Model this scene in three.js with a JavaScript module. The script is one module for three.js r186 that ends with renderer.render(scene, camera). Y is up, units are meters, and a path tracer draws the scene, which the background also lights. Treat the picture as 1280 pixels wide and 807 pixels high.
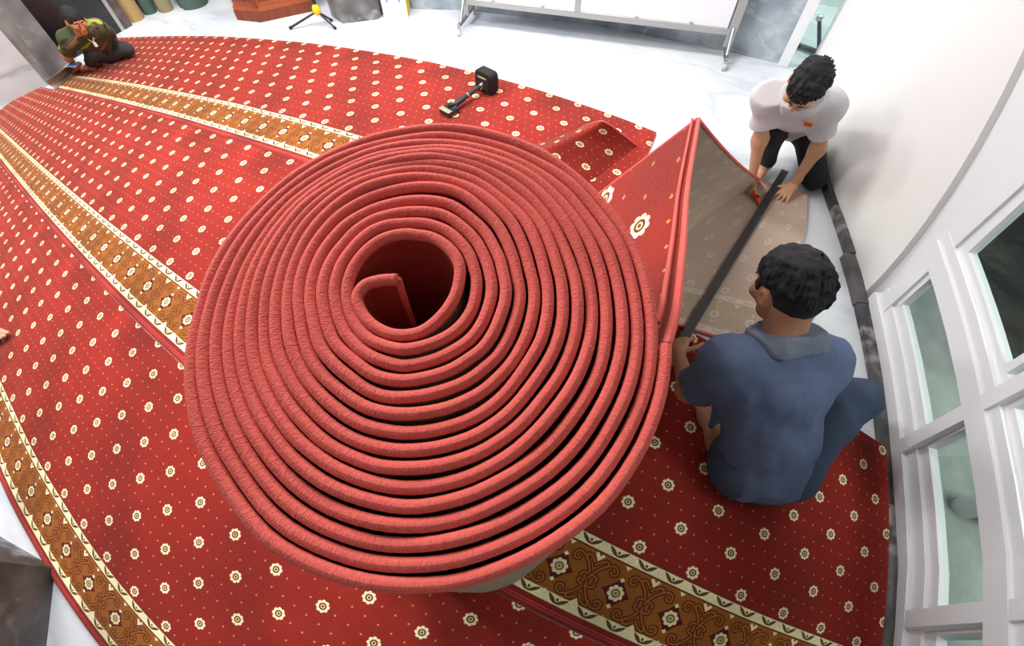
import * as THREE from 'three';
import { mergeGeometries, mergeVertices, toCreasedNormals } from 'three/addons/utils/BufferGeometryUtils.js';
import { RoundedBoxGeometry } from 'three/addons/geometries/RoundedBoxGeometry.js';
import { RectAreaLightUniformsLib } from 'three/addons/lights/RectAreaLightUniformsLib.js';

// ---------------------------------------------------------------- camera, sky, lights, exposure
const scene = new THREE.Scene();
const camera = new THREE.PerspectiveCamera(71.55, 1280 / 807, 0.05, 60);
camera.position.set(0.456, 2.167, 0.261);
camera.rotation.order = 'YXZ';
camera.rotation.set(-0.983, 0.51, 0);
scene.background = new THREE.Color(0.05, 0.06, 0.06);
const renderer = new THREE.WebGLRenderer({ antialias: true });
renderer.toneMapping = THREE.LinearToneMapping;
renderer.toneMappingExposure = 1.3;
renderer.shadowMap.enabled = true;
RectAreaLightUniformsLib.init();
const CEILING = 3.6;
const LAMPS = [[-4.1, -2.4, 34, 'the far end of the strips'], [-3.7, 0.0, 44, 'the middle strip'], [-1.5, -3.5, 40, 'the knee kicker'], [-2.3, -1.4, 40, 'the carpet beside the big roll']];   // x, z, strength of the ceiling panels

// ---------------------------------------------------------------- helpers
let seed = 12345;
const rnd = () => { seed = (seed * 1664525 + 1013904223) >>> 0; return seed / 4294967296; };
const V = (x, y, z) => new THREE.Vector3(x, y, z);
const mix = (a, b, t) => a + (b - a) * t;
const clamp = (x, a = 0, b = 1) => Math.min(b, Math.max(a, x));
const sstep = (a, b, x) => { const t = clamp((x - a) / (b - a)); return t * t * (3 - 2 * t); };
function hash3(x, y, z) { let h = (x * 374761393 + y * 668265263 + z * 2147483647) | 0; h = Math.imul(h ^ (h >>> 13), 1274126177); return ((h ^ (h >>> 16)) >>> 0) / 4294967296; }
function noise3(x, y, z) {
  const i = Math.floor(x), j = Math.floor(y), k = Math.floor(z), f = x - i, g = y - j, h = z - k;
  const a = f * f * (3 - 2 * f), b = g * g * (3 - 2 * g), c = h * h * (3 - 2 * h);
  return mix(mix(mix(hash3(i, j, k), hash3(i + 1, j, k), a), mix(hash3(i, j + 1, k), hash3(i + 1, j + 1, k), a), b),
    mix(mix(hash3(i, j, k + 1), hash3(i + 1, j, k + 1), a), mix(hash3(i, j + 1, k + 1), hash3(i + 1, j + 1, k + 1), a), b), c) * 2 - 1;
}
const fbm = (x, y, z, n = 4) => { let s = 0, a = 0.5; for (let i = 0; i < n; i++) { s += a * noise3(x, y, z); x *= 2.03; y *= 2.03; z *= 2.03; a *= 0.5; } return s; };

const used = {};
function numbered(name) { const n = used[name] = (used[name] ?? -1) + 1; return n ? `${name}_${String(n).padStart(3, '0')}` : name; }
function mesh(name, geometry, material, parent) {
  const m = new THREE.Mesh(geometry, material);
  m.name = parent && parent !== scene ? name : numbered(name);
  m.castShadow = m.receiveShadow = true;
  (parent || scene).add(m);
  return m;
}
function thing(name, label, category, group) {
  const o = new THREE.Group();
  o.name = numbered(name); o.userData = { label, category };
  if (group) o.userData.group = group;
  scene.add(o);
  return o;
}
function structure(o, label) { o.userData.kind = 'structure'; if (label) o.userData.label = label; return o; }
function tag(o, label, category, group) { Object.assign(o.userData, { label, category }); if (group) o.userData.group = group; return o; }
// a thing's own origin at its base: shift the children so that the group stands at p
function rebase(o, x, y, z) { for (const c of o.children) { c.position.x -= x; c.position.y -= y; c.position.z -= z; } o.position.set(x, y, z); return o; }

function box(w, h, d, x, y, z, r = 0.004, turn = 0) {
  const g = new RoundedBoxGeometry(w, h, d, 2, Math.min(r, w / 2.1, h / 2.1, d / 2.1));
  if (turn) g.rotateY(turn);
  g.translate(x, y, z);
  return g;
}
function plainBox(w, h, d, x, y, z, turn = 0) { const g = new THREE.BoxGeometry(w, h, d); if (turn) g.rotateY(turn); g.translate(x, y, z); return g; }
function rod(a, b, r0, r1 = r0, n = 12) {
  const d = b.clone().sub(a), g = new THREE.CylinderGeometry(r1, r0, d.length(), n, 1);
  g.applyQuaternion(new THREE.Quaternion().setFromUnitVectors(V(0, 1, 0), d.clone().normalize()));
  g.translate((a.x + b.x) / 2, (a.y + b.y) / 2, (a.z + b.z) / 2);
  return g;
}
// vertical prism over a footprint [[x, z], ...], uv in metres
function prism(pts, y0, y1) {
  const pos = [], uv = [], idx = []; let s = 0;
  const area = pts.reduce((a, p, i) => { const q = pts[(i + 1) % pts.length]; return a + p[0] * q[1] - q[0] * p[1]; }, 0);
  const P = area > 0 ? pts.slice().reverse() : pts;
  P.forEach((p, i) => {
    const q = P[(i + 1) % P.length], l = Math.hypot(q[0] - p[0], q[1] - p[1]), b = pos.length / 3;
    pos.push(p[0], y0, p[1], q[0], y0, q[1], q[0], y1, q[1], p[0], y1, p[1]);
    uv.push(s, y0, s + l, y0, s + l, y1, s, y1); s += l;
    idx.push(b, b + 1, b + 2, b, b + 2, b + 3);
  });
  for (const y of [y0, y1]) {
    const b = pos.length / 3;
    P.forEach(p => { pos.push(p[0], y, p[1]); uv.push(p[0], p[1]); });
    THREE.ShapeUtils.triangulateShape(P.map(p => new THREE.Vector2(p[0], p[1])), []).forEach(t => { y === y1 ? idx.push(b + t[0], b + t[1], b + t[2]) : idx.push(b + t[0], b + t[2], b + t[1]); });
  }
  const g = new THREE.BufferGeometry();
  g.setAttribute('position', new THREE.Float32BufferAttribute(pos, 3));
  g.setAttribute('uv', new THREE.Float32BufferAttribute(uv, 2));
  g.setIndex(idx);
  const out = g.toNonIndexed(); out.computeVertexNormals();
  return out;
}
// sheet over a grid: f(i, j) -> [x, y, z, u, v]
function sheet(nu, nv, f) {
  const pos = [], uv = [], idx = [];
  for (let j = 0; j <= nv; j++) for (let i = 0; i <= nu; i++) { const p = f(i / nu, j / nv); pos.push(p[0], p[1], p[2]); uv.push(p[3] ?? 0, p[4] ?? 0); }
  for (let j = 0; j < nv; j++) for (let i = 0; i < nu; i++) { const a = j * (nu + 1) + i, b = a + 1, c = a + nu + 1, d = c + 1; idx.push(a, c, b, b, c, d); }
  const g = new THREE.BufferGeometry();
  g.setAttribute('position', new THREE.Float32BufferAttribute(pos, 3));
  g.setAttribute('uv', new THREE.Float32BufferAttribute(uv, 2));
  g.setIndex(idx); g.computeVertexNormals();
  return g;
}
// round cord along a list of points (parallel transported frame), uv x along in metres
function cord(pts, r, n = 8, squash = 1) {
  const pos = [], uv = [], idx = []; let N = null, len = 0;
  pts.forEach((p, i) => {
    const t = pts[Math.min(i + 1, pts.length - 1)].clone().sub(pts[Math.max(i - 1, 0)]).normalize();
    if (!N) { N = V(0, 1, 0); if (Math.abs(t.y) > 0.9) N = V(1, 0, 0); }
    N.addScaledVector(t, -N.dot(t)).normalize();
    const B = t.clone().cross(N);
    if (i) len += p.distanceTo(pts[i - 1]);
    for (let k = 0; k <= n; k++) {
      const a = k / n * Math.PI * 2, q = p.clone().addScaledVector(N, Math.cos(a) * r).addScaledVector(B, Math.sin(a) * r * squash);
      pos.push(q.x, q.y, q.z); uv.push(len, k / n * 0.05);
    }
  });
  for (let i = 0; i < pts.length - 1; i++) for (let k = 0; k < n; k++) { const a = i * (n + 1) + k, b = a + 1, c = a + n + 1, d = c + 1; idx.push(a, c, b, b, c, d); }
  for (const e of [0, pts.length - 1]) { const c = pos.length / 3, p = pts[e]; pos.push(p.x, p.y, p.z); uv.push(0, 0); for (let k = 0; k < n; k++) { const a = e * (n + 1) + k; e ? idx.push(c, a + 1, a) : idx.push(c, a, a + 1); } }
  const g = new THREE.BufferGeometry();
  g.setAttribute('position', new THREE.Float32BufferAttribute(pos, 3));
  g.setAttribute('uv', new THREE.Float32BufferAttribute(uv, 2));
  g.setIndex(idx); g.computeVertexNormals();
  return g;
}
const strip = g => { const o = (g.index ? g.toNonIndexed() : g.clone()); for (const k of Object.keys(o.attributes)) if (!['position', 'normal', 'uv'].includes(k)) o.deleteAttribute(k); return o; };
const join = list => mergeGeometries(list.map(strip));
const crv = (pts, n) => new THREE.CatmullRomCurve3(pts, false, 'centripetal').getPoints(n);

// ---------------------------------------------------------------- textures
function dataTexture(w, h, fn, srgb = true) {
  const d = new Uint8Array(w * h * 4);
  for (let y = 0; y < h; y++) for (let x = 0; x < w; x++) { const c = fn(x / w, y / h, x, y), o = (y * w + x) * 4; d[o] = clamp(c[0], 0, 255); d[o + 1] = clamp(c[1], 0, 255); d[o + 2] = clamp(c[2], 0, 255); d[o + 3] = 255; }
  const t = new THREE.DataTexture(d, w, h, THREE.RGBAFormat);
  t.magFilter = THREE.LinearFilter; t.minFilter = THREE.LinearMipmapLinearFilter; t.generateMipmaps = true;
  t.wrapS = t.wrapT = THREE.RepeatWrapping;
  if (srgb) t.colorSpace = THREE.SRGBColorSpace;
  t.needsUpdate = true;
  return t;
}
const rep = (t, x, y = x) => { const c = t.clone(); c.repeat.set(x, y); c.needsUpdate = true; return c; };
// seamless noise: blends four shifted copies
function tile(fn) { return (u, v) => { const a = sstep(0, 1, u), b = sstep(0, 1, v); return mix(mix(fn(u + 1, v + 1), fn(u, v + 1), a), mix(fn(u + 1, v), fn(u, v), a), b); }; }
const C = (a, b, t) => [mix(a[0], b[0], t), mix(a[1], b[1], t), mix(a[2], b[2], t)];

function marbleTexture(base, cloud, vein, scale, s0, veins = 1) {
  const f1 = tile((u, v) => fbm(u * 3 * scale, v * 3 * scale, s0, 5)), f2 = tile((u, v) => fbm(u * 5 * scale + 9, v * 5 * scale, s0 + 3, 5)), f3 = tile((u, v) => fbm(u * 2 * scale + 4, v * 6 * scale, s0 + 7, 5));
  return dataTexture(768, 768, (u, v) => {
    const a = f1(u, v), b = f2(u, v), c = f3(u, v);
    const w = Math.pow(1 - Math.min(1, Math.abs(c + a * 0.25) * 7), 3) * veins;
    return C(C(base, cloud, clamp(0.5 + 1.5 * b)), vein, clamp(w * 0.7));
  });
}
function graniteTexture(dark, mid, light, s0) {
  const f1 = tile((u, v) => fbm(u * 7, v * 7, s0, 5)), f2 = tile((u, v) => fbm(u * 22, v * 22, s0 + 3, 3)), f3 = tile((u, v) => fbm(u * 4 + 3, v * 4, s0 + 5, 4));
  return dataTexture(512, 512, (u, v) => {
    const a = f1(u, v), b = f2(u, v), c = f3(u, v);
    return C(C(dark, mid, clamp(0.5 + 1.6 * a)), light, clamp((c + b * 0.5) * 3 - 0.55));
  });
}
function woodTexture(a, b, s0) {
  const f = tile((u, v) => fbm(u * 26, v * 2.2, s0, 4)), g = tile((u, v) => fbm(u * 4, v * 1.2, s0 + 4, 3));
  return dataTexture(256, 512, (u, v) => C(a, b, clamp(0.5 + 0.9 * f(u, v) + 0.5 * g(u, v))));
}
const fuzz = (() => { const f = tile((u, v) => 0.6 * noise3(u * 120, v * 120, 3) + 0.4 * noise3(u * 34, v * 34, 8)); return dataTexture(512, 512, (u, v) => { const n = 128 + 110 * f(u, v); return [n, n, n]; }, false); })();
const weave = dataTexture(128, 128, (u, v, x, y) => { const n = 128 + 60 * Math.sin(x * Math.PI / 4) * Math.sin(y * Math.PI / 4) + 40 * noise3(x * 0.5, y * 0.5, 2); return [n, n, n]; }, false);

// woven prayer-row carpet, 0.8 m x 1.2 m of it: field with rosettes and dots, border with medallions between cream stripes
const PX = 1280;   // pixels per metre
function carpetTexture(p) {
  const W = 1024, H = 1536, cv = document.createElement('canvas'); cv.width = W; cv.height = H;
  const c = cv.getContext('2d'), Y = d => H - d * PX;   // d: distance from the border edge of the strip
  c.fillStyle = p.field; c.fillRect(0, 0, W, H);
  const disc = (x, y, r, f) => { c.fillStyle = f; c.beginPath(); c.arc(x, y, r, 0, 7); c.fill(); };
  const wrap = (x, fn) => { fn(x); if (x < 90) fn(x + W); if (x > W - 90) fn(x - W); };
  const rosette = (x, y, r, centre) => wrap(x, x => {
    for (let k = 0; k < 8; k++) { const a = (k + 0.5) / 8 * Math.PI * 2; disc(x + Math.cos(a) * r * 0.74, y + Math.sin(a) * r * 0.74, r * 0.31, p.cream); }
    disc(x, y, r * 0.74, p.cream); disc(x, y, r * 0.56, centre); disc(x, y, r * 0.36, p.cream2); disc(x, y, r * 0.17, centre);
  });
  for (let k = 0; k < 16; k++) {
    const d = 0.336 + 0.06 * k, row = k % 2 === 0 ? k / 2 : -1;
    for (let m = 0; m < 16; m++) {
      const x = (m + (row < 0 ? 0.5 : 0)) * 64;
      if (row >= 0 && m % 4 === (row % 2 ? 2 : 0)) rosette(x, Y(d), 29, p.ring);
      else wrap(x, x => { c.fillStyle = p.dot; c.save(); c.translate(x, Y(d)); c.rotate(0.78); c.fillRect(-4, -4, 8, 8); c.restore(); });
    }
  }
  // border ground
  c.fillStyle = p.line; c.fillRect(0, Y(0.306), W, 0.262 * PX);
  c.fillStyle = p.ground; c.fillRect(0, Y(0.264), W, 0.194 * PX);
  for (const d of [0.045, 0.268]) { c.fillStyle = p.cream; c.fillRect(0, Y(d + 0.035), W, 0.035 * PX); c.fillStyle = p.stripeEdge; c.fillRect(0, Y(d + 0.037), W, 3); c.fillRect(0, Y(d) - 1, W, 3); }
  // leaf pairs on the cream stripes
  for (const [d] of [[0.0625], [0.2855]]) for (let m = 0; m < 8; m++) {
    const x = (m + 0.5) * 128, y = Y(d) + 12;
    c.fillStyle = p.leaf;
    for (const s of [-1, 1]) { c.beginPath(); c.moveTo(x, y + 4); c.quadraticCurveTo(x + s * 30, y + 2, x + s * 46, y - 32); c.quadraticCurveTo(x + s * 12, y - 24, x, y + 4); c.fill(); }
    disc(x, y - 16, 6, p.leaf); disc(x, y - 4, 4, p.leaf);
  }
  // scrolls and medallions
  const my = Y(0.166);
  for (let m = 0; m < 5; m++) {
    const x0 = m * 256 - 0;
    for (const [fx, cx] of [[1, x0], [-1, x0]]) for (const fy of [-1, 1]) {
      c.lineCap = 'round';
      for (const [col, w, o] of [[p.scrollDark, 20, 0], [p.scroll, 7, 0]]) {
        c.strokeStyle = col; c.lineWidth = w;
        c.beginPath(); c.moveTo(cx + fx * 128, my + fy * 8); c.bezierCurveTo(cx + fx * 118, my + fy * 60, cx + fx * 60, my + fy * 120, cx + fx * 34, my + fy * 88); c.bezierCurveTo(cx + fx * 20, my + fy * 62, cx + fx * 52, my + fy * 50, cx + fx * 58, my + fy * 72); c.stroke();
        c.beginPath(); c.moveTo(cx + fx * 128, my + fy * 70); c.bezierCurveTo(cx + fx * 96, my + fy * 112, cx + fx * 70, my + fy * 108, cx + fx * 84, my + fy * 78); c.stroke();
        c.beginPath(); c.moveTo(cx + fx * 128, my + fy * 24); c.bezierCurveTo(cx + fx * 100, my + fy * 30, cx + fx * 84, my + fy * 14, cx + fx * 98, my + fy * 4); c.stroke();
      }
    }
    c.fillStyle = p.medal;
    c.beginPath(); c.moveTo(x0, my - 74); c.quadraticCurveTo(x0 + 22, my - 30, x0 + 62, my); c.quadraticCurveTo(x0 + 22, my + 30, x0, my + 74); c.quadraticCurveTo(x0 - 22, my + 30, x0 - 62, my); c.quadraticCurveTo(x0 - 22, my - 30, x0, my - 74); c.fill();
    rosette(((x0 % W) + W) % W, my, 34, p.ringBorder);
    for (const fy of [-1, 1]) {
      c.fillStyle = p.cream; c.save(); c.translate(x0, my + fy * 60); c.rotate(0.78); c.fillRect(-8, -8, 16, 16); c.restore();
      c.beginPath(); c.moveTo(x0 - 14, my + fy * 122); c.lineTo(x0 + 14, my + fy * 122); c.lineTo(x0, my + fy * 104); c.fill();
      const hx = x0 + 128, hy = my + fy * 112;   // heart between two medallions
      c.beginPath(); c.moveTo(hx, hy - fy * 26); c.lineTo(hx + 22, hy + fy * 4); c.lineTo(hx + 12, hy + fy * 12); c.lineTo(hx, hy - fy * 2); c.lineTo(hx - 12, hy + fy * 12); c.lineTo(hx - 22, hy + fy * 4); c.fill();
    }
  }
  c.fillStyle = p.field; c.fillRect(0, Y(0.043), W, 0.043 * PX);
  c.fillStyle = p.marginLine; c.fillRect(0, Y(0.026), W, 5); c.fillRect(0, Y(0.016), W, 4);
  // yarn grain and patches where the pile lies differently
  const im = c.getImageData(0, 0, W, H), D = im.data;
  const patch = tile((u, v) => fbm(u * 3.2, v * 4.8, 21, 3));
  for (let y = 0; y < H; y++) for (let x = 0; x < W; x++) {
    const o = (y * W + x) * 4, g = 1 + p.grain * (hash3(x >> 1, y >> 1, 5) - 0.5) + p.patch * patch(x / W, y / H);
    D[o] = clamp(D[o] * g, 0, 255); D[o + 1] = clamp(D[o + 1] * g, 0, 255); D[o + 2] = clamp(D[o + 2] * g, 0, 255);
  }
  c.putImageData(im, 0, 0);
  const t = new THREE.CanvasTexture(cv); t.colorSpace = THREE.SRGBColorSpace; t.wrapS = t.wrapT = THREE.RepeatWrapping; t.anisotropy = 8;
  return t;
}
const carpetMap = carpetTexture({ field: '#862017', cream: '#f3e6b8', cream2: '#dcc58a', ring: '#5a1a12', dot: '#c98a45', line: '#3a0f1c', ground: '#96581a', stripeEdge: '#6b4a18', leaf: '#5d4322', scroll: '#a8661c', scrollDark: '#5e2610', medal: '#5a0c16', ringBorder: '#6b5a34', marginLine: '#b84a4c', grain: 0.24, patch: 0.34 });
const backMap = carpetTexture({ field: '#b8a392', cream: '#cdbfae', cream2: '#c0ae9c', ring: '#b4a08e', dot: '#bcaa98', line: '#b09c88', ground: '#b4a08a', stripeEdge: '#b8a490', leaf: '#bcaa96', scroll: '#bca890', scrollDark: '#ac9682', medal: '#b49c8c', ringBorder: '#b6a490', marginLine: '#b8a392', grain: 0.12, patch: 0.08 });

// ---------------------------------------------------------------- materials
const M = (o) => new THREE.MeshStandardMaterial(o), MP = (o) => new THREE.MeshPhysicalMaterial(o);
const mat = {
  pile: MP({ map: carpetMap, roughness: 1, sheen: 1.0, sheenRoughness: 0.6, sheenColor: new THREE.Color('#ffac94'), bumpMap: rep(fuzz, 4, 6), bumpScale: 0.003, side: THREE.DoubleSide }),
  backing: M({ map: backMap, roughness: 0.95, bumpMap: rep(weave, 40, 60), bumpScale: 0.001, side: THREE.DoubleSide }),
  rollPile: MP({ color: '#a0362c', roughness: 1, sheen: 0.6, sheenRoughness: 0.5, sheenColor: new THREE.Color('#ff9a8c'), bumpMap: rep(fuzz, 6, 6), bumpScale: 0.003, side: THREE.DoubleSide }),
  rollBacking: M({ color: '#a8977c', roughness: 0.95, bumpMap: rep(weave, 40, 40), bumpScale: 0.001, side: THREE.DoubleSide }),
  binding: MP({ color: '#e2685e', roughness: 0.95, sheen: 0.6, sheenRoughness: 0.6, sheenColor: new THREE.Color('#ffa89a'), bumpMap: rep(fuzz, 6, 3), bumpScale: 0.002 }),
  floor: M({ map: marbleTexture([222, 226, 230], [198, 206, 214], [170, 182, 194], 1.2, 4, 0.6), roughness: 0.25 }),
  wallWhite: M({ color: '#e6e6e4', roughness: 0.9, bumpMap: rep(fuzz, 2, 2), bumpScale: 0.0006 }),
  marbleGrey: M({ map: marbleTexture([196, 200, 203], [164, 170, 176], [134, 142, 150], 1.0, 14), roughness: 0.3 }),
  marbleBlue: M({ map: marbleTexture([182, 192, 200], [132, 146, 158], [202, 208, 210], 2.2, 24, 0.9), roughness: 0.3 }),
  granite: M({ map: graniteTexture([48, 48, 50], [92, 90, 90], [136, 132, 130], 31), roughness: 0.5 }),
  graniteLight: M({ map: graniteTexture([92, 90, 90], [132, 129, 127], [170, 166, 160], 37), roughness: 0.3 }),
  graniteBlack: M({ map: graniteTexture([20, 21, 22], [38, 38, 40], [78, 80, 80], 47), roughness: 0.18 }),
  graniteBrown: M({ map: graniteTexture([52, 42, 40], [78, 64, 60], [104, 90, 84], 53), roughness: 0.3 }),
  paint: M({ color: '#e9ebee', roughness: 0.35 }),
  ceiling: M({ color: '#dedede', roughness: 0.95 }),
  glass: MP({ color: '#e4f2ec', roughness: 0.02, transmission: 1, thickness: 0, ior: 1.45 }),
  black: M({ color: '#1b1c1e', roughness: 0.5 }),
  blackRubber: M({ color: '#161618', roughness: 0.8 }),
  steel: M({ color: '#b9bcbe', roughness: 0.3, metalness: 1 }),
  aluminium: M({ color: '#b4b6b4', roughness: 0.45, metalness: 0.6 }),
};

// ---------------------------------------------------------------- the room
{
  const g = plainBox(7.6, 0.2, 10.6, -2.1, -0.1, -1.35);
  const uv = g.attributes.uv, p = g.attributes.position;
  for (let i = 0; i < uv.count; i++) uv.setXY(i, p.getX(i) / 2.6, p.getZ(i) / 2.6);
  structure(mesh('floor', g, mat.floor), 'white polished marble floor with faint grey veins');
  structure(mesh('ceiling', plainBox(8.8, 0.15, 10.6, -2.1, CEILING + 0.075, -1.35), mat.ceiling), 'plain pale ceiling');
}
function scaleUV(g, k) { const u = g.attributes.uv; for (let i = 0; i < u.count; i++) u.setXY(i, u.getX(i) * k, u.getY(i) * k); return g; }
// a wall that follows a line on the floor: pts [[x, z]...], thickness towards the outside
function wallAlong(pts, out, y0, y1, t = 0.15) {
  const back = pts.map((p, i) => { const a = pts[Math.max(0, i - 1)], b = pts[Math.min(pts.length - 1, i + 1)], l = Math.hypot(b[0] - a[0], b[1] - a[1]); return [p[0] + out * (b[1] - a[1]) / l * t, p[1] - out * (b[0] - a[0]) / l * t]; });
  return prism([...pts, ...back.reverse()], y0, y1);
}
structure(mesh('wall_left', scaleUV(plainPrism([[-5.13, -1.2], [-5.13, 3.9], [-5.3, 3.9], [-5.3, -1.2]]), 0.5), mat.marbleGrey), 'pale grey veined marble wall');
function plainPrism(p) { return prism(p, 0, CEILING); }
structure(mesh('wall_left', scaleUV(plainPrism([[-5.14, -1.2], [-5.145, -1.27], [-5.29, -1.52], [-5.5, -1.52], [-5.5, -1.2]]), 0.9), mat.graniteLight), 'grey granite pillar at the marble wall corner');
structure(mesh('wall_left', scaleUV(plainPrism([[-5.38, -1.52], [-5.5, -2.2], [-5.8, -2.2], [-5.7, -1.52]]), 0.9), mat.graniteBlack), 'black polished granite panel behind the seated man');
structure(mesh('trim_1', plainPrism([[-5.492, -2.18], [-5.505, -2.225], [-5.55, -2.22], [-5.54, -2.18]]), mat.aluminium), 'thin pale metal strip beside the black granite');
structure(mesh('wall_left', scaleUV(plainPrism([[-5.5, -2.225], [-5.52, -2.32], [-5.9, -2.32], [-5.9, -2.225]]), 0.9), mat.graniteBrown), 'dark brown granite edge beside the standing mats');
structure(mesh('wall_left', plainPrism([[-5.9, -2.3], [-5.9, -3.25], [-6.05, -3.25], [-6.05, -2.3]]), mat.graniteBrown), 'brown granite recess behind the rolled mats');
structure(mesh('wall_back', scaleUV(wallAlong([[-6.0, -3.1], [-4.7, -3.85], [-3.2, -4.06], [-2.7, -4.3], [-1.4, -4.66], [0.0, -4.8], [0.52, -4.8]], 1, 0, CEILING), 0.55), mat.marbleBlue), 'blue grey veined marble wall behind the board');
structure(mesh('wall_front', plainBox(8.4, CEILING, 0.15, -1.6, CEILING / 2, 3.9), mat.wallWhite), 'plain white wall');

// right side: wall and window follow a gently bowed line
const PATH = [[0.78, -4.75], [1.0, -3.75], [1.16, -3.16], [1.34, -2.67], [1.50, -2.2], [1.66, -1.6], [1.75, -1.1], [1.80, -0.7], [1.80, -0.35], [1.78, 0.1], [1.72, 0.6], [1.58, 1.3], [1.45, 2.2], [1.4, 3.9]];
const pathCurve = new THREE.CatmullRomCurve3(PATH.map(p => V(p[0], 0, p[1])), false, 'centripetal');
pathCurve.arcLengthDivisions = 800;
const pathLen = pathCurve.getLength();
const S0 = 1.025;   // arc length at which the bowed stretch starts (z = -3.75)
function onPath(s, off = 0, y = 0) {
  const u = clamp((s + S0) / pathLen), p = pathCurve.getPointAt(u), t = pathCurve.getTangentAt(u);
  return V(p.x - t.z * off, y, p.z + t.x * off);   // off > 0: into the room
}
const sag = s => -0.05 * clamp((s - 1.9) / 1.4, -0.3, 1.5);   // the window rails drop a little towards the front
// beam along the path between arc lengths, cross section in (off, y)
function rail(s0, s1, off0, off1, y0, y1, n = 16) {
  const pos = [], uv = [], idx = [];
  for (let i = 0; i <= n; i++) {
    const s = mix(s0, s1, i / n), d = y1 > 3 ? 0 : sag(s);
    for (const [o, y] of [[off0, y0], [off1, y0], [off1, y1], [off0, y1]]) { const p = onPath(s, o, y + (y < 0.02 ? 0 : d)); pos.push(p.x, p.y, p.z); uv.push(s, y + o * 1.3); }
  }
  for (let i = 0; i < n; i++) for (let k = 0; k < 4; k++) { const a = i * 4 + k, b = i * 4 + (k + 1) % 4; idx.push(a, b, a + 4, b, b + 4, a + 4); }
  const e = n * 4; idx.push(0, 2, 1, 0, 3, 2, e, e + 1, e + 2, e, e + 2, e + 3);
  const g = new THREE.BufferGeometry();
  g.setAttribute('position', new THREE.Float32BufferAttribute(pos, 3)); g.setAttribute('uv', new THREE.Float32BufferAttribute(uv, 2)); g.setIndex(idx);
  const o = g.toNonIndexed(); o.computeVertexNormals();
  return o;
}
{
  // white wall with a jamb edge that leans back as it rises
  const edge = h => 1.63 - 0.27 * Math.min(h, 1.5) ** 2, n = 14, m = 20, s0 = -S0;
  const front = sheet(n, m, (a, b) => { const y = b * CEILING, s = mix(s0, edge(y), a), p = onPath(s, 0, y); return [p.x, p.y, p.z, s, y]; });
  const back = sheet(n, m, (a, b) => { const y = b * CEILING, s = mix(s0, edge(y), a), p = onPath(s, -0.12, y); return [p.x, p.y, p.z, s, y]; });
  const side = sheet(2, m, (a, b) => { const y = b * CEILING, p = onPath(edge(y), -0.12 * a, y); return [p.x, p.y, p.z, a, y]; });
  const end = sheet(1, 1, (a, b) => { const p = onPath(s0, -0.12 * a, b * CEILING); return [p.x, p.y, p.z, a, b]; });
  structure(mesh('wall_right', join([front, back, side, end]), mat.wallWhite), 'smooth white wall beside the window');
  const bb = structure(mesh('baseboard_right', rail(-0.9, 1.33, 0.001, 0.032, 0, 0.05), mat.granite), 'dark granite skirting along the white wall');
  structure(mesh('baseboard_right', rail(1.33, 1.72, 0.001, 0.065, 0, 0.04, 6), mat.granite), 'wider dark granite block at the window corner');
  structure(mesh('baseboard_right', rail(1.72, 5.6, 0.001, 0.06, 0, 0.035), mat.granite), 'dark granite sill strip along the window');

  // window: rails, mullions, panes
  const w = new THREE.Group(); w.name = 'window_1'; structure(w, 'large white framed window with square panes'); scene.add(w);
  const T = 5.6;
  mesh('bottom_rail', join([rail(1.68, T, -0.10, 0.0, 0.0, 0.10), rail(1.7, T, -0.085, -0.02, 0.10, 0.165), rail(1.7, T, -0.07, -0.035, 0.165, 0.215)]), mat.paint, w);
  mesh('transom', join([rail(1.7, T, -0.075, 0.0, 0.455, 0.545), rail(1.7, T, -0.065, -0.012, 0.545, 0.60)]), mat.paint, w);
  mesh('transom', rail(1.7, T, -0.075, 0.0, 1.35, 1.45), mat.paint, w);
  mesh('top_rail', rail(1.0, T, -0.10, 0.0, 2.5, 2.62), mat.paint, w);
  structure(mesh('wall_right', rail(1.0, T, -0.12, 0, 2.62, CEILING, 20), mat.wallWhite), 'plain white wall above the window');
  const post = (s, wd, y0, y1, o0 = -0.08, o1 = 0.0) => { const q = []; for (const y of [y0, y1]) for (const [ds, o] of [[-wd / 2, o0], [wd / 2, o0], [wd / 2, o1], [-wd / 2, o1]]) { const lean = -0.12 * Math.min(y, 1.2); q.push(onPath(s + ds + lean, o, y + sag(s))); } const pos = []; const f = (a, b, c, d) => { for (const k of [a, b, c, a, c, d]) pos.push(q[k].x, q[k].y, q[k].z); }; f(0, 1, 5, 4); f(1, 2, 6, 5); f(2, 3, 7, 6); f(3, 0, 4, 7); f(4, 5, 6, 7); f(3, 2, 1, 0); const g = new THREE.BufferGeometry(); g.setAttribute('position', new THREE.Float32BufferAttribute(pos, 3)); g.setAttribute('uv', new THREE.Float32BufferAttribute(new Float32Array(pos.length / 3 * 2), 2)); g.computeVertexNormals(); return g; };
  // jamb: fills the reveal between the leaning wall edge and the first pane
  mesh('jamb', join([sheet(3, m, (a, b) => { const y = b * 2.55, s = mix(edge(y), 1.72 + 0.02 * y, a), p = onPath(s, -0.035 - 0.04 * a, y); return [p.x, p.y, p.z, s, y]; }), post(1.79, 0.09, 0.1, 2.5, -0.09, -0.015), post(1.845, 0.05, 0.2, 2.5, -0.07, -0.03)]), mat.paint, w);
  const posts = [2.62, 3.37, 4.12, 4.87];
  for (const s of posts) mesh('mullion', join([post(s, 0.065, 0.1, 2.5, -0.085, 0.0), post(s, 0.10, 0.2, 2.5, -0.07, -0.03)]), mat.paint, w);
  const cols = [1.84, ...posts, T];
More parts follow.
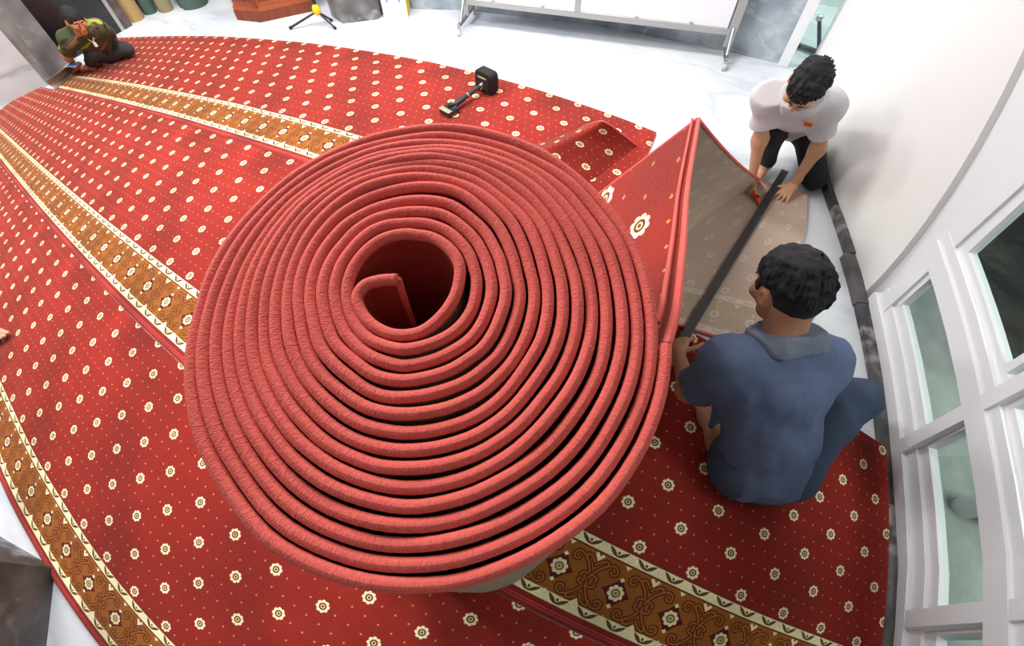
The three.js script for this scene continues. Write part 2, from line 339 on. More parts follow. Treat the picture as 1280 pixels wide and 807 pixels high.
  for (let i = 0; i < cols.length - 1; i++) for (const [y0, y1] of [[0.2, 0.46], [0.59, 1.36], [1.44, 2.51]]) {
    const s0 = cols[i], s1 = cols[i + 1];
    mesh('pane', sheet(6, 1, (a, b) => { const y = mix(y0, y1, b), s = mix(s0, s1, a) - 0.12 * Math.min(y, 1.2), p = onPath(s, -0.05, y + sag(s)); return [p.x, p.y, p.z, a, b]; }), mat.glass, w);
  }
  // inner sash bars framing the upper panes
  for (let i = 0; i < cols.length - 1; i++) mesh('sash', join([post(cols[i] + 0.075, 0.035, 0.6, 1.36, -0.07, -0.03), post(cols[i + 1] - 0.075, 0.035, 0.6, 1.36, -0.07, -0.03), rail(cols[i] - 0.05, cols[i + 1] - 0.1, -0.07, -0.03, 0.60, 0.635, 6)]), mat.paint, w);
}
// door in the back corner: white frame, glass leaf
{
  const d = new THREE.Group(); d.name = 'door_1'; structure(d, 'white framed glass door in the back corner'); scene.add(d);
  const fr = (x0, z0, x1, z1, y0, y1, t) => { const l = Math.hypot(x1 - x0, z1 - z0); return box(l, y1 - y0, t, (x0 + x1) / 2, (y0 + y1) / 2, (z0 + z1) / 2, 0.006, -Math.atan2(z1 - z0, x1 - x0)); };
  mesh('door_frame', join([box(0.09, 2.2, 0.16, 0.555, 1.1, -4.84), box(0.05, 2.2, 0.16, 0.80, 1.1, -4.98), box(0.4, 0.1, 0.16, 0.67, 2.2, -4.9)]), mat.paint, d);
  mesh('pane', box(0.21, 2.1, 0.012, 0.69, 1.1, -4.9, 0.002, 0.3), MP({ color: '#f7fcfa', roughness: 0.06, transmission: 1, thickness: 0 }), d);
  structure(mesh('wall_back', plainBox(1.9, CEILING - 2.22, 0.15, 0.9, 2.22 + (CEILING - 2.22) / 2, -4.88), mat.wallWhite), 'plain white wall over the glass door');
  structure(mesh('wall_back', join([plainBox(2.4, CEILING, 0.1, 0.9, CEILING / 2, -6.4), plainBox(0.1, CEILING, 1.6, -0.25, CEILING / 2, -5.65), plainBox(0.1, CEILING, 1.9, 2.0, CEILING / 2, -5.5)]), M({ color: '#e2efea', roughness: 0.8 })), 'pale green wall behind the glass door');
  const st = thing('floor_stand', 'dark crossed metal stand standing behind the glass door', 'stand');
  mesh('base_bar', box(0.24, 0.03, 0.05, 0.68, 0.03, -5.17, 0.004, -0.25), mat.black, st);
  mesh('upright', rod(V(0.80, 0.03, -5.2), V(0.68, 0.24, -5.27), 0.017), mat.black, st);
  mesh('clamp', box(0.06, 0.05, 0.05, 0.675, 0.25, -5.275, 0.015), mat.steel, st);
  rebase(st, 0.7, 0, -5.2);
}
// outside the window: kerb, lower paving, white posts
{
  const kerb = rail(0.6, 7.5, -0.52, -0.13, -0.2, -0.02, 20);
  structure(mesh('floor', scaleUV(kerb, 1.2), M({ map: graniteTexture([156, 164, 158], [182, 188, 182], [204, 208, 202], 61), roughness: 0.6 })), 'grey green speckled stone kerb outside the window');
  structure(mesh('floor', plainBox(5, 0.1, 11, 4.1, -0.5, -0.4), M({ map: rep(graniteTexture([66, 70, 70], [84, 88, 86], [100, 100, 96], 67), 5, 11), roughness: 0.7 })), 'dark grey paving outside the window');
  const rl = thing('terrace_rail', 'low white rail standing outside the window', 'rail');
  const a = onPath(2.78, -0.3, 0.0), b = onPath(2.86, -1.0, -0.2);
  mesh('rail_bar', rod(V(a.x, 0.12, a.z), V(b.x, 0.10, b.z), 0.05, 0.05, 16), mat.paint, rl);
  mesh('post', rod(V(a.x, -0.02, a.z), V(a.x, 0.12, a.z), 0.045, 0.045, 16), mat.paint, rl);
  mesh('post', rod(V(b.x, -0.45, b.z), V(b.x, 0.10, b.z), 0.045, 0.045, 16), mat.paint, rl);
  rebase(rl, a.x, -0.02, a.z);
}
// granite pillars
function octagon(x, z, a0, side) { const p = [[x, z]]; let a = a0; for (let i = 0; i < 7; i++) { x += Math.cos(a) * side; z += Math.sin(a) * side; p.push([x, z]); a += Math.PI / 4; } return p; }
structure(mesh('wall_front', scaleUV(plainPrism(octagon(-1.335, 1.045, 0.65, 0.36)), 1.1), mat.granite), 'dark mottled granite pillar beside the carpet border');
structure(mesh('wall_back', scaleUV(plainPrism([[-3.86, -3.5], [-3.63, -3.42], [-3.37, -3.68], [-3.45, -3.95], [-3.8, -3.95]]), 1.2), mat.graniteLight), 'grey mottled granite pillar beside the tripod');

// ceiling lamps
function lampPanel(x, y, z, power, w, d, color, over) {
  const l = thing('ceiling_lamp', `flat white ceiling light panel over ${over}`, 'lamp', 'ceiling light panels');
  mesh('frame', join([box(w + 0.08, 0.05, 0.03, 0, -0.025, -d / 2 - 0.025), box(w + 0.08, 0.05, 0.03, 0, -0.025, d / 2 + 0.025), box(0.03, 0.05, d + 0.04, -w / 2 - 0.025, -0.025, 0), box(0.03, 0.05, d + 0.04, w / 2 + 0.025, -0.025, 0)]), mat.paint, l);
  mesh('diffuser', plainBox(w + 0.02, 0.02, d + 0.02, 0, -0.02, 0), M({ color: '#ffffff', emissive: color, emissiveIntensity: 3 }), l);
  l.position.set(x, y, z);
  const r = new THREE.RectAreaLight(color, power, w, d);
  r.position.set(x, y - 0.04, z); r.lookAt(x, 0, z); scene.add(r);
}
for (const [x, z, power, over] of LAMPS) lampPanel(x, CEILING, z, power, 1.16, 0.56, 0xfbf8f6, over);
lampPanel(0.75, CEILING, -5.7, 50, 0.5, 0.5, 0xffffff, 'the room behind the glass door, added to brighten it');  // added lamp: makes the room behind the door glass look bright
structure(mesh('ceiling', plainBox(1.7, 0.12, 6.4, 2.75, 3.06, -0.3), mat.ceiling), 'plain canopy over the kerb outside the window');
lampPanel(2.6, 3.0, -0.9, 22, 0.4, 1.2, 0xffffff, 'the stone kerb outside the window, an added light');  // made-up outdoor lamp, put in to lighten the kerb behind the panes

// ---------------------------------------------------------------- carpets
// how the three strips lie on the floor (x, z every 0.8 m of their length and 0.6 m of their width): they bow round the room
const LAY = [
  [-5.777,-2.089, -5.694,-2.184, -5.591,-2.293, -5.460,-2.419, -5.291,-2.565, -5.069,-2.734, -4.773,-2.929, -4.373,-3.148, -3.830,-3.381, -3.103,-3.604, -2.176,-3.764, -1.104,-3.792, -0.039,-3.648, 0.851,-3.364, 1.491,-3.025, 1.913,-2.704],
  [-5.649,-1.745, -5.567,-1.813, -5.466,-1.892, -5.341,-1.983, -5.182,-2.090, -4.975,-2.216, -4.702,-2.364, -4.333,-2.536, -3.826,-2.728, -3.130,-2.926, -2.205,-3.087, -1.089,-3.140, 0.044,-3.027, 0.969,-2.773, 1.596,-2.475, 1.985,-2.204],
  [-5.505,-1.414, -5.421,-1.456, -5.320,-1.504, -5.196,-1.560, -5.041,-1.627, -4.844,-1.705, -4.587,-1.800, -4.243,-1.912, -3.772,-2.042, -3.114,-2.186, -2.210,-2.316, -1.066,-2.375, 0.127,-2.297, 1.074,-2.099, 1.675,-1.871, 2.023,-1.674],
  [-5.350,-1.099, -5.261,-1.116, -5.156,-1.135, -5.029,-1.158, -4.874,-1.185, -4.679,-1.217, -4.430,-1.255, -4.102,-1.301, -3.658,-1.356, -3.040,-1.418, -2.174,-1.479, -1.033,-1.508, 0.196,-1.464, 1.143,-1.351, 1.704,-1.230, 2.016,-1.132],
  [-5.185,-0.802, -5.089,-0.797, -4.977,-0.790, -4.844,-0.782, -4.683,-0.773, -4.485,-0.761, -4.236,-0.747, -3.915,-0.730, -3.487,-0.708, -2.902,-0.679, -2.086,-0.644, -0.989,-0.606, 0.222,-0.582, 1.140,-0.581, 1.662,-0.593, 1.951,-0.605],
  [-5.012,-0.526, -4.909,-0.500, -4.789,-0.471, -4.647,-0.437, -4.477,-0.397, -4.271,-0.349, -4.016,-0.292, -3.693,-0.222, -3.272,-0.136, -2.710,-0.032, -1.946,0.087, -0.936,0.193, 0.180,0.211, 1.037,0.113, 1.539,-0.017, 1.828,-0.125],
  [-4.836,-0.270, -4.724,-0.228, -4.594,-0.181, -4.442,-0.126, -4.262,-0.062, -4.046,0.014, -3.782,0.103, -3.453,0.209, -3.034,0.335, -2.491,0.483, -1.780,0.642, -0.884,0.771, 0.082,0.779, 0.857,0.639, 1.355,0.450, 1.663,0.284],
  [-4.658,-0.037, -4.537,0.018, -4.397,0.080, -4.235,0.151, -4.045,0.232, -3.819,0.326, -3.546,0.435, -3.211,0.561, -2.796,0.705, -2.273,0.863, -1.620,1.020, -0.841,1.130, -0.027,1.126, 0.660,0.991, 1.147,0.798, 1.475,0.612],
  [-4.481,0.175, -4.351,0.240, -4.203,0.312, -4.031,0.394, -3.832,0.486, -3.597,0.590, -3.317,0.708, -2.981,0.839, -2.572,0.983, -2.076,1.132, -1.483,1.266, -0.809,1.347, -0.121,1.333, 0.483,1.217, 0.949,1.045, 1.287,0.864],
];
const cr = (a, b, c, d, t) => b + 0.5 * t * (c - a + t * (2 * a - 5 * b + 4 * c - d + t * (3 * (b - c) + d - a)));
function lay(X, Z) {
  const a = (X + 9.6) / 0.8, b = (Z + 3) / 0.6, i = clamp(Math.floor(a), 1, 13), j = clamp(Math.floor(b), 1, 6), out = [0, 0];
  for (let k = 0; k < 2; k++) { const r = []; for (let m = -1; m < 3; m++) r.push(cr(LAY[j + m][(i - 1) * 2 + k], LAY[j + m][i * 2 + k], LAY[j + m][(i + 1) * 2 + k], LAY[j + m][(i + 2) * 2 + k], a - i)); out[k] = cr(...r, b - j); }
  return out;
}
const repeatOf = X => X < -0.5 ? X / 0.195 : -0.5 / 0.195 + Math.log((0.195 + 0.0286 * (X + 0.5)) / 0.195) / 0.0286;   // rosette repeats along the strip
const ruck = (x, z) => 0.004 * fbm(x * 2.2, z * 2.2, 5, 3) + 0.003 * Math.max(0, noise3(x * 1.1 + z * 2.4, x * 0.4, 9));
function carpetStrip(label, zFar, zNear, dScale, phase, left, right, lift) {
  const t = thing('prayer_carpet', label, 'carpet');
  const TH = 0.011, n = 150;
  const at = (a, Z) => { const X = mix(left(Z), right(Z), a), p = lay(X, Z), d = (zNear - Z) * dScale; return [p[0], TH + 0.004 + lift + ruck(p[0], p[1]), p[1], (repeatOf(X) - phase) / 4, d / 1.2]; };
  const zb = zNear - 0.3 / dScale;
  mesh('field', sheet(n, 14, (a, b) => at(a, mix(zFar, zb, b))), mat.pile, t).userData.label = 'red pile field with cream rosettes';
  mesh('border', sheet(n, 6, (a, b) => at(a, mix(zb, zNear, b))), mat.pile, t).userData.label = 'gold and cream border with medallions';
  const side = (f) => sheet(n, 1, (a, b) => { const p = f(a); return [p[0], b ? 0.001 : p[1], p[2], p[3], p[4]]; });
  mesh('edge', join([side(a => at(a, zFar)), side(a => at(a, zNear)), side(a => at(0, mix(zFar, zNear, a))), side(a => at(1, mix(zFar, zNear, a)))]), mat.binding, t);
  const c = lay(-2, (zFar + zNear) / 2); rebase(t, c[0], 0, c[1]);
  return t;
}
const RIGHT = Z => 1.575 + 0.31 * (Z + 1.28) - 0.045 * Math.max(0, Z + 0.3) ** 2;
carpetStrip('red carpet strip whose gold border runs along the bare floor by the dark pillar', 0.004, 1.178, 1.0, repeatOf(-1.856), () => -9.3, Z => RIGHT(Z) - 0.1 * Math.max(0, Z), 0);
carpetStrip('red carpet strip in the middle, under the man in the blue shirt', -1.215, 0, 0.99, repeatOf(0.276), Z => -8.9 + 0.6 * clamp((-Z - 0.5) / 0.7), RIGHT, 0);
const far = carpetStrip('red carpet strip along the marble floor, under the knee kicker', -2.5, -1.219, 0.935, repeatOf(-1.7), Z => -6.85 - 0.35 * (-1.22 - Z) / 1.28, () => -0.12, 0.001);
{
  // the end of this strip is bent up in a fold behind the roll
  const o = far.position, add = (name, g, m) => { const k = mesh(name, g, m, far); k.position.set(-o.x, -o.y, -o.z); return k; };
  const ridge = crv([V(-0.95, 0.03, -2.2), V(-0.68, 0.20, -2.36), V(-0.43, 0.31, -2.66)], 16), footR = crv([V(-0.6, 0.02, -1.9), V(-0.36, 0.02, -2.35), V(-0.20, 0.016, -2.92)], 16), footL = crv([V(-1.1, 0.017, -2.3), V(-0.86, 0.017, -2.62), V(-0.68, 0.017, -2.95)], 16);
  const sec = (i, b) => { const A = footL[i], Rg = ridge[i], B = footR[i], P = A.clone().lerp(Rg, b * 2), Q = Rg.clone().lerp(B, b * 2 - 1), p = b < 0.5 ? P : Q; const k = Math.max(0, 1 - Math.abs(b - 0.5) / 0.12); p.y -= 0.012 * k; return p; };
  add('folded_end', sheet(16, 18, (a, b) => { const p = sec(Math.round(a * 16), b); return [p.x, p.y, p.z, a * 1.1, 0.42 + b * 0.42]; }), mat.pile);
  add('fold_edge', cord(Array.from({ length: 19 }, (_, k) => sec(16, k / 18)), 0.006), mat.binding);
  // near the seated man its corner is turned over, showing the backing and a paper label
  const flap = sheet(8, 10, (a, b) => { const u = a, ang = b * 2.5, r = 0.045, X = mix(-6.88, -7.05, u), Z = mix(-1.23, -1.72, u), p = lay(X, Z); const out = b < 0.5 ? 0 : 1; const y = 0.02 + r * (1 - Math.cos(Math.min(ang, Math.PI * 0.8))) * (1 + 0.5 * u), dx = -0.06 * Math.sin(Math.min(ang, 2.5)) + (b > 0.3 ? (b - 0.3) * 0.22 * (0.35 + u) : 0); return [p[0] + dx, y, p[1] + 0.02 * b, u * 0.5, b * 0.2]; });
  add('turned_corner', flap, mat.backing).userData.label = 'tan backing of the turned up corner';
  const lb = dataTexture(32, 16, (u, v) => v > 0.62 || u < 0.12 ? [236, 238, 240] : [92, 112, 190]);
  add('paper_label', box(0.10, 0.004, 0.075, -4.965, 0.124, -1.425, 0.001, 0.4), M({ map: lb, roughness: 0.6 }));
}

// ---------------------------------------------------------------- the carpet roll: an upright coil whose free end runs off, folds and lies face down
{
  const roll = thing('carpet_roll', 'huge upright roll of red carpet, its free end folded down to the floor', 'carpet roll');
  const R1 = [0.873, -0.488], F1 = [-0.488, -0.873];   // two directions in plan
  const gTop = [0, 0.10, 0.20, 0.31, 0.43, 0.52, 0.59, 0.64, 0.69, 0.73, 0.78, 0.85, 0.92, 1.0];
  const TURNS = 14.0, pts = [], seg = 90;
  const topAt = (x, z) => 1.5 + 0.25 * ((x - 0.12) * F1[0] + z * F1[1]);
  const inner = [[0.021, -0.09], [-0.006, -0.073], [-0.026, -0.051], [-0.025, -0.027], [0.0, -0.007], [0.038, 0.002], [0.076, -0.003], [0.111, -0.027], [0.129, -0.071], [0.129, -0.118]];
  const innerAll = inner.map(p => V(p[0], 0, p[1]));
  const nT = Math.round(TURNS * seg), th0 = -0.12;
  for (let i = 4; i <= nT; i++) {
    const k = i / seg, th = th0 + k * Math.PI * 2, q = k / TURNS;
    const w = Math.pow(Math.max(0, Math.sin(th - 0.25)), 1.5), gi = Math.min(12.999, q * 13), gt = mix(gTop[Math.floor(gi)], gTop[Math.floor(gi) + 1], gi % 1);
    const g = mix(q, gt, w), cx = mix(0.043, 0.109, g), cz = mix(-0.089, -0.059, g);
    const wob = (0.006 * noise3(Math.cos(th) * 1.7 + k * 0.1, Math.sin(th) * 1.7, 3 + k * 0.1) + 0.0022 * noise3(Math.cos(th) * 3.5, Math.sin(th) * 3.5, 7 + k * 0.3) + 0.001 * noise3(Math.cos(th) * 6, Math.sin(th) * 6, k * 0.8)) * Math.min(1, k / 2);
    const r = mix(0.098, 0.414, g) + wob;
    pts.push([cx + (R1[0] * Math.cos(th) + F1[0] * Math.sin(th)) * r, cz + (R1[1] * Math.cos(th) + F1[1] * Math.sin(th)) * r, k]);
  }
  { const lead = pts.filter((_, i) => i < 24 && i % 6 === 3).map(p => V(p[0], 0, p[1])), c = crv([...innerAll, ...lead], 90); pts.splice(0, 22, ...c.map(p => [p.x, p.z, 0])); }
  const P2 = pts.map(([x, z, k], i) => { const a = pts[Math.max(0, i - 1)], b = pts[Math.min(pts.length - 1, i + 1)], l = Math.hypot(b[0] - a[0], b[1] - a[1]) || 1; return { x, z, nx: (b[1] - a[1]) / l, nz: -(b[0] - a[0]) / l, top: topAt(x, z) + 0.005 * noise3(x * 9, z * 9, k), k }; });
  let L = 0; P2.forEach((p, i) => { if (i) L += Math.hypot(p.x - P2[i - 1].x, p.z - P2[i - 1].z); p.l = L; });
  // normal (nx, nz) points to one side; find which side is outward
  const sgn = P2.slice(-20).reduce((s, p) => s + p.nx * (p.x - 0.109) + p.nz * (p.z + 0.059), 0) > 0 ? 1 : -1;
  const bottom = p => 0.02;
  const face = (off) => sheet(P2.length - 1, 5, (a, b) => { const p = P2[Math.round(a * (P2.length - 1))], y = mix(p.top, bottom(p), b), taper = 1 - 0.15 * b, x = 0.109 + (p.x - 0.109) * taper, z = -0.059 + (p.z + 0.059) * taper; return [x + p.nx * sgn * off, y, z + p.nz * sgn * off, p.l / 0.8, 1 - b * 0.98]; });
  mesh('pile_face', face(-0.006), mat.rollPile, roll);
  mesh('backing', face(0.006), mat.rollBacking, roll).userData.label = 'plain beige backing on the outside';
  mesh('bound_edge', cord(P2.map(p => V(p.x, p.top, p.z)), 0.0110, 16), mat.binding, roll).userData.label = 'rounded salmon red edge wound in a spiral';
  mesh('inner_end', cord([V(P2[0].x, P2[0].top, P2[0].z), V(P2[0].x, 1.0, P2[0].z), V(P2[0].x, 0.3, P2[0].z)], 0.0075), mat.binding, roll);

  // free end: standing panel, then a leaning panel that comes down to a piece lying face down
  const e = P2[P2.length - 1];
  const topE = crv([V(e.x, e.top, e.z), V(0.488, 1.46, -0.324), V(0.474, 1.42, -0.430), V(0.440, 1.32, -0.677), V(0.380, 1.18, -1.059), V(0.267, 0.98, -1.82)], 40);
  const botE = crv([V(e.x * 0.9, 0.02, e.z), V(0.36, 0.02, -0.6), V(0.16, 0.02, -0.95), V(-0.18, 0.02, -1.25), V(-0.47, 0.02, -1.42)], 40);
  const pan1 = (off) => sheet(40, 16, (a, b) => { const i = Math.round(a * 40), p = topE[i].clone().lerp(botE[i], b); const bulge = 0.05 * Math.sin(b * Math.PI) * Math.sin(a * Math.PI); return [p.x + off - bulge, p.y, p.z - off * 0.3, (a - 0.75) * 0.625, 0.95 - b * 0.42]; });
  mesh('free_pile', pan1(-0.006), mat.pile, roll).userData.label = 'standing free end with cream rosettes';
  mesh('free_backing', pan1(0.006), mat.backing, roll);
  mesh('free_edge', cord(topE.map(p => V(p.x + 0.002, p.y, p.z)), 0.0095), mat.binding, roll); mesh('edge_seam', cord(topE.slice(4).map((p, i) => V(p.x - 0.026, p.y - 0.012, p.z - 0.008)), 0.006), mat.binding, roll);
  // crease from the peak to the floor
  const peak = topE[40], foot = botE[40];
  mesh('fold', cord([peak, ...Array.from({ length: 8 }, (_, i) => peak.clone().lerp(foot, (i + 1) / 8))], 0.011), mat.binding, roll);
  const T3 = V(0.754, 0.03, -2.94);
  const crease = crv([T3, V(0.53, 0.03, -2.5), V(0.38, 0.03, -2.02), V(0.30, 0.03, -1.7), V(0.30, 0.03, -1.40)], 16);
  const pan2 = off => sheet(16, 16, (a, b) => { const i = Math.round(b * 16), s = peak.clone().lerp(foot, b), p = s.lerp(crease[i], a); p.y -= 0.03 * Math.sin(a * Math.PI) * (1 - b); p.y = Math.max(p.y, 0.03); return [p.x + off * 0.6, p.y + off, p.z, (L + 1.9 + a * 1.5) / 0.8, 1 - b * 0.97]; });
  mesh('leaning_backing', pan2(0.004), mat.backing, roll).userData.label = 'leaning tan backing of the folded end';
  mesh('leaning_pile', pan2(-0.005), mat.pile, roll);
  const p2edge = Array.from({ length: 17 }, (_, k) => { const a = k / 16, p = peak.clone().lerp(T3, a); p.y = Math.max(0.03, p.y - 0.027 * Math.sin(a * Math.PI)); return p; });
  mesh('leaning_edge', cord(p2edge, 0.0085), mat.binding, roll);
  const cut = crv([V(1.055, 0.028, -2.95), V(1.10, 0.028, -2.6), V(1.10, 0.028, -2.0), V(1.07, 0.028, -1.50)], 16);
  const flat = off => sheet(16, 16, (a, b) => { const i = Math.round(b * 16), p = crease[i].clone().lerp(cut[i], a); return [p.x, p.y + off + 0.002 * noise3(p.x * 6, p.z * 6, 2), p.z, (L + 3.4 + a * 0.8) / 0.8, 1 - b * 0.97]; });
  mesh('flat_backing', flat(0.002), mat.backing, roll).userData.label = 'tan backing lying face down on the floor';
  mesh('flat_pile', flat(-0.007), mat.pile, roll);
  const run = (b) => Array.from({ length: 17 }, (_, k) => { const p = crease[b].clone().lerp(cut[b], k / 16); p.y -= 0.002; return p; });
  mesh('flat_edge', cord(run(0), 0.0065), mat.binding, roll); mesh('flat_edge', cord(run(16), 0.0075), mat.binding, roll);
  rebase(roll, 0.109, 0, -0.059);
}

// ---------------------------------------------------------------- people: distance fields meshed with surface nets
function surfaceNets(fn, lo, hi, h) {
  const nx = Math.ceil((hi[0] - lo[0]) / h) + 2, ny = Math.ceil((hi[1] - lo[1]) / h) + 2, nz = Math.ceil((hi[2] - lo[2]) / h) + 2;
  const F = new Float32Array(nx * ny * nz), id = new Int32Array(nx * ny * nz).fill(-1), sx = 1, sy = nx, sz = nx * ny;
  // evaluate every second sample first; cells far from the surface need no finer look
  const far = 4 * h;
  for (let k = 0; k < nz; k += 2) for (let j = 0; j < ny; j += 2) for (let i = 0; i < nx; i += 2) {
    const v = fn(lo[0] + i * h, lo[1] + j * h, lo[2] + k * h);
    for (let c = 0; c < 2 && k + c < nz; c++) for (let b = 0; b < 2 && j + b < ny; b++) for (let a = 0; a < 2 && i + a < nx; a++)
      F[(i + a) + (j + b) * sy + (k + c) * sz] = (a + b + c === 0 || Math.abs(v) > far) ? v : fn(lo[0] + (i + a) * h, lo[1] + (j + b) * h, lo[2] + (k + c) * h);
  }
  const pos = [], idx = [], o = [0, sx, sy, sx + sy, sz, sx + sz, sy + sz, sx + sy + sz];
  const E = [[0, 1], [2, 3], [4, 5], [6, 7], [0, 2], [1, 3], [4, 6], [5, 7], [0, 4], [1, 5], [2, 6], [3, 7]];
  for (let k = 0; k < nz - 1; k++) for (let j = 0; j < ny - 1; j++) for (let i = 0; i < nx - 1; i++) {
    const c = i + j * sy + k * sz; let m = 0; for (let q = 0; q < 8; q++) if (F[c + o[q]] < 0) m |= 1 << q;
    if (m === 0 || m === 255) continue;
    let x = 0, y = 0, z = 0, n = 0;
    for (const [a, b] of E) { const fa = F[c + o[a]], fb = F[c + o[b]]; if ((fa < 0) === (fb < 0)) continue; const t = fa / (fa - fb); x += mix(a & 1, b & 1, t); y += mix(a >> 1 & 1, b >> 1 & 1, t); z += mix(a >> 2 & 1, b >> 2 & 1, t); n++; }
    id[c] = pos.length / 3; pos.push(lo[0] + (i + x / n) * h, lo[1] + (j + y / n) * h, lo[2] + (k + z / n) * h);
  }
  const quad = (a, b, c, d, flip) => { if (a < 0 || b < 0 || c < 0 || d < 0) return; flip ? idx.push(a, c, b, a, d, c) : idx.push(a, b, c, a, c, d); };
  for (let k = 1; k < nz - 1; k++) for (let j = 1; j < ny - 1; j++) for (let i = 1; i < nx - 1; i++) {
    const c = i + j * sy + k * sz, s = F[c] < 0;
    if (s !== F[c + sx] < 0) quad(id[c], id[c - sy], id[c - sy - sz], id[c - sz], s === false);
    if (s !== F[c + sy] < 0) quad(id[c], id[c - sz], id[c - sx - sz], id[c - sx], s === false);
    if (s !== F[c + sz] < 0) quad(id[c], id[c - sx], id[c - sx - sy], id[c - sy], s === false);
  }
  const g = new THREE.BufferGeometry(), uv = [];
  for (let i = 0; i < pos.length; i += 3) uv.push(pos[i] + pos[i + 2] * 0.7, pos[i + 1] + pos[i + 2] * 0.5);
  g.setAttribute('position', new THREE.Float32BufferAttribute(pos, 3)); g.setAttribute('uv', new THREE.Float32BufferAttribute(uv, 2)); g.setIndex(idx); g.computeVertexNormals();
  return g;
}
const smin = (a, b, k) => { const h = Math.max(k - Math.abs(a - b), 0) / k; return Math.min(a, b) - h * h * k * 0.25; };
const bone = (a, b, r0, r1 = r0) => { const d = b.clone().sub(a); return [a.x, a.y, a.z, d.x, d.y, d.z, 1 / Math.max(1e-9, d.lengthSq()), r0, r1 - r0]; };
function boneDist(B, x, y, z) { const px = x - B[0], py = y - B[1], pz = z - B[2]; let t = (px * B[3] + py * B[4] + pz * B[5]) * B[6]; t = t < 0 ? 0 : t > 1 ? 1 : t; const qx = px - B[3] * t, qy = py - B[4] * t, qz = pz - B[5] * t; return Math.sqrt(qx * qx + qy * qy + qz * qz) - B[7] - B[8] * t; }
const unionOf = (bones, k) => (x, y, z) => { let d = 1e3; for (const B of bones) { const e = boneDist(B, x, y, z); d = d > 900 ? e : smin(d, e, k); } return d; };
const plane = (p, n) => (x, y, z) => (x - p.x) * n.x + (y - p.y) * n.y + (z - p.z) * n.z;   // positive on the side n points to
function boundsOf(bones, pad) { const lo = [1e9, 1e9, 1e9], hi = [-1e9, -1e9, -1e9]; for (const B of bones) for (const t of [0, 1]) for (let k = 0; k < 3; k++) { const v = B[k] + B[3 + k] * t, r = B[7] + B[8] * t + pad; lo[k] = Math.min(lo[k], v - r); hi[k] = Math.max(hi[k], v + r); } return [lo, hi]; }
const ell = (x, y, z, cx, cy, cz, rx, ry, rz) => { x -= cx; y -= cy; z -= cz; const k0 = Math.hypot(x / rx, y / ry, z / rz), k1 = Math.hypot(x / rx / rx, y / ry / ry, z / rz / rz); return k1 < 1e-6 ? -Math.min(rx, ry, rz) : k0 * (k0 - 1) / k1; };

function handGeometry(w, dir, palm, thumb, s, curl, spread = 1, cell = 0.0034) {
  const d = dir.clone().normalize(), n = palm.clone().addScaledVector(d, -palm.dot(d)).normalize(), t = d.clone().cross(n).multiplyScalar(thumb);
  const at = (a, b, c) => w.clone().addScaledVector(d, a * s).addScaledVector(t, b * s).addScaledVector(n, c * s);
  const B = [bone(at(-0.06, 0, 0), at(0.01, 0, 0), 0.027 * s, 0.024 * s)];
  const kn = [[0.093, 0.030], [0.097, 0.010], [0.092, -0.011], [0.082, -0.030]], len = [0.074, 0.082, 0.076, 0.060];
  kn.forEach(([a, b]) => B.push(bone(at(0.005, b * 0.45, 0), at(a, b, 0), 0.0175 * s, 0.0125 * s)));
  const palmF = unionOf(B, 0.022 * s), fingers = [];
  kn.forEach(([a, b], i) => {
    let p = at(a, b, 0), ang = curl[i][0]; const sp = (1.5 - i) * 0.10 * spread;
    [0.45, 0.31, 0.24].forEach((f, k) => {
      if (k) ang += curl[i][1];
      const q = p.clone().addScaledVector(d, Math.cos(ang) * Math.cos(sp) * len[i] * f * s).addScaledVector(t, Math.sin(sp) * len[i] * f * s).addScaledVector(n, Math.sin(ang) * len[i] * f * s);
      fingers.push([i, bone(p, q, (0.0098 - k * 0.0009) * s, (0.0092 - k * 0.001) * s)]); p = q;
    });
  });
  const th = curl[4] ?? [0.5, 0.3]; let p = at(0.022, 0.024, 0.006);
  for (const [k, l] of [[0, 0.046], [1, 0.034], [2, 0.027]]) { const a = 0.95 - k * th[1], q = p.clone().addScaledVector(d, Math.cos(a) * l * s).addScaledVector(t, Math.sin(a) * l * Math.cos(th[0]) * s).addScaledVector(n, Math.sin(th[0]) * l * 0.8 * s); fingers.push([4, bone(p, q, (0.0145 - k * 0.0022) * s, (0.0125 - k * 0.002) * s)]); p = q; }
  const groups = [0, 1, 2, 3, 4].map(i => unionOf(fingers.filter(f => f[0] === i).map(f => f[1]), 0.004 * s));
  const fn = (x, y, z) => { let v = 1e3; for (const g of groups) v = Math.min(v, g(x, y, z)); return smin(palmF(x, y, z), v, 0.010 * s); };
  const [lo, hi] = boundsOf([...B, ...fingers.map(f => f[1])], 0.012);
  return surfaceNets(fn, lo, hi, cell * s);
}
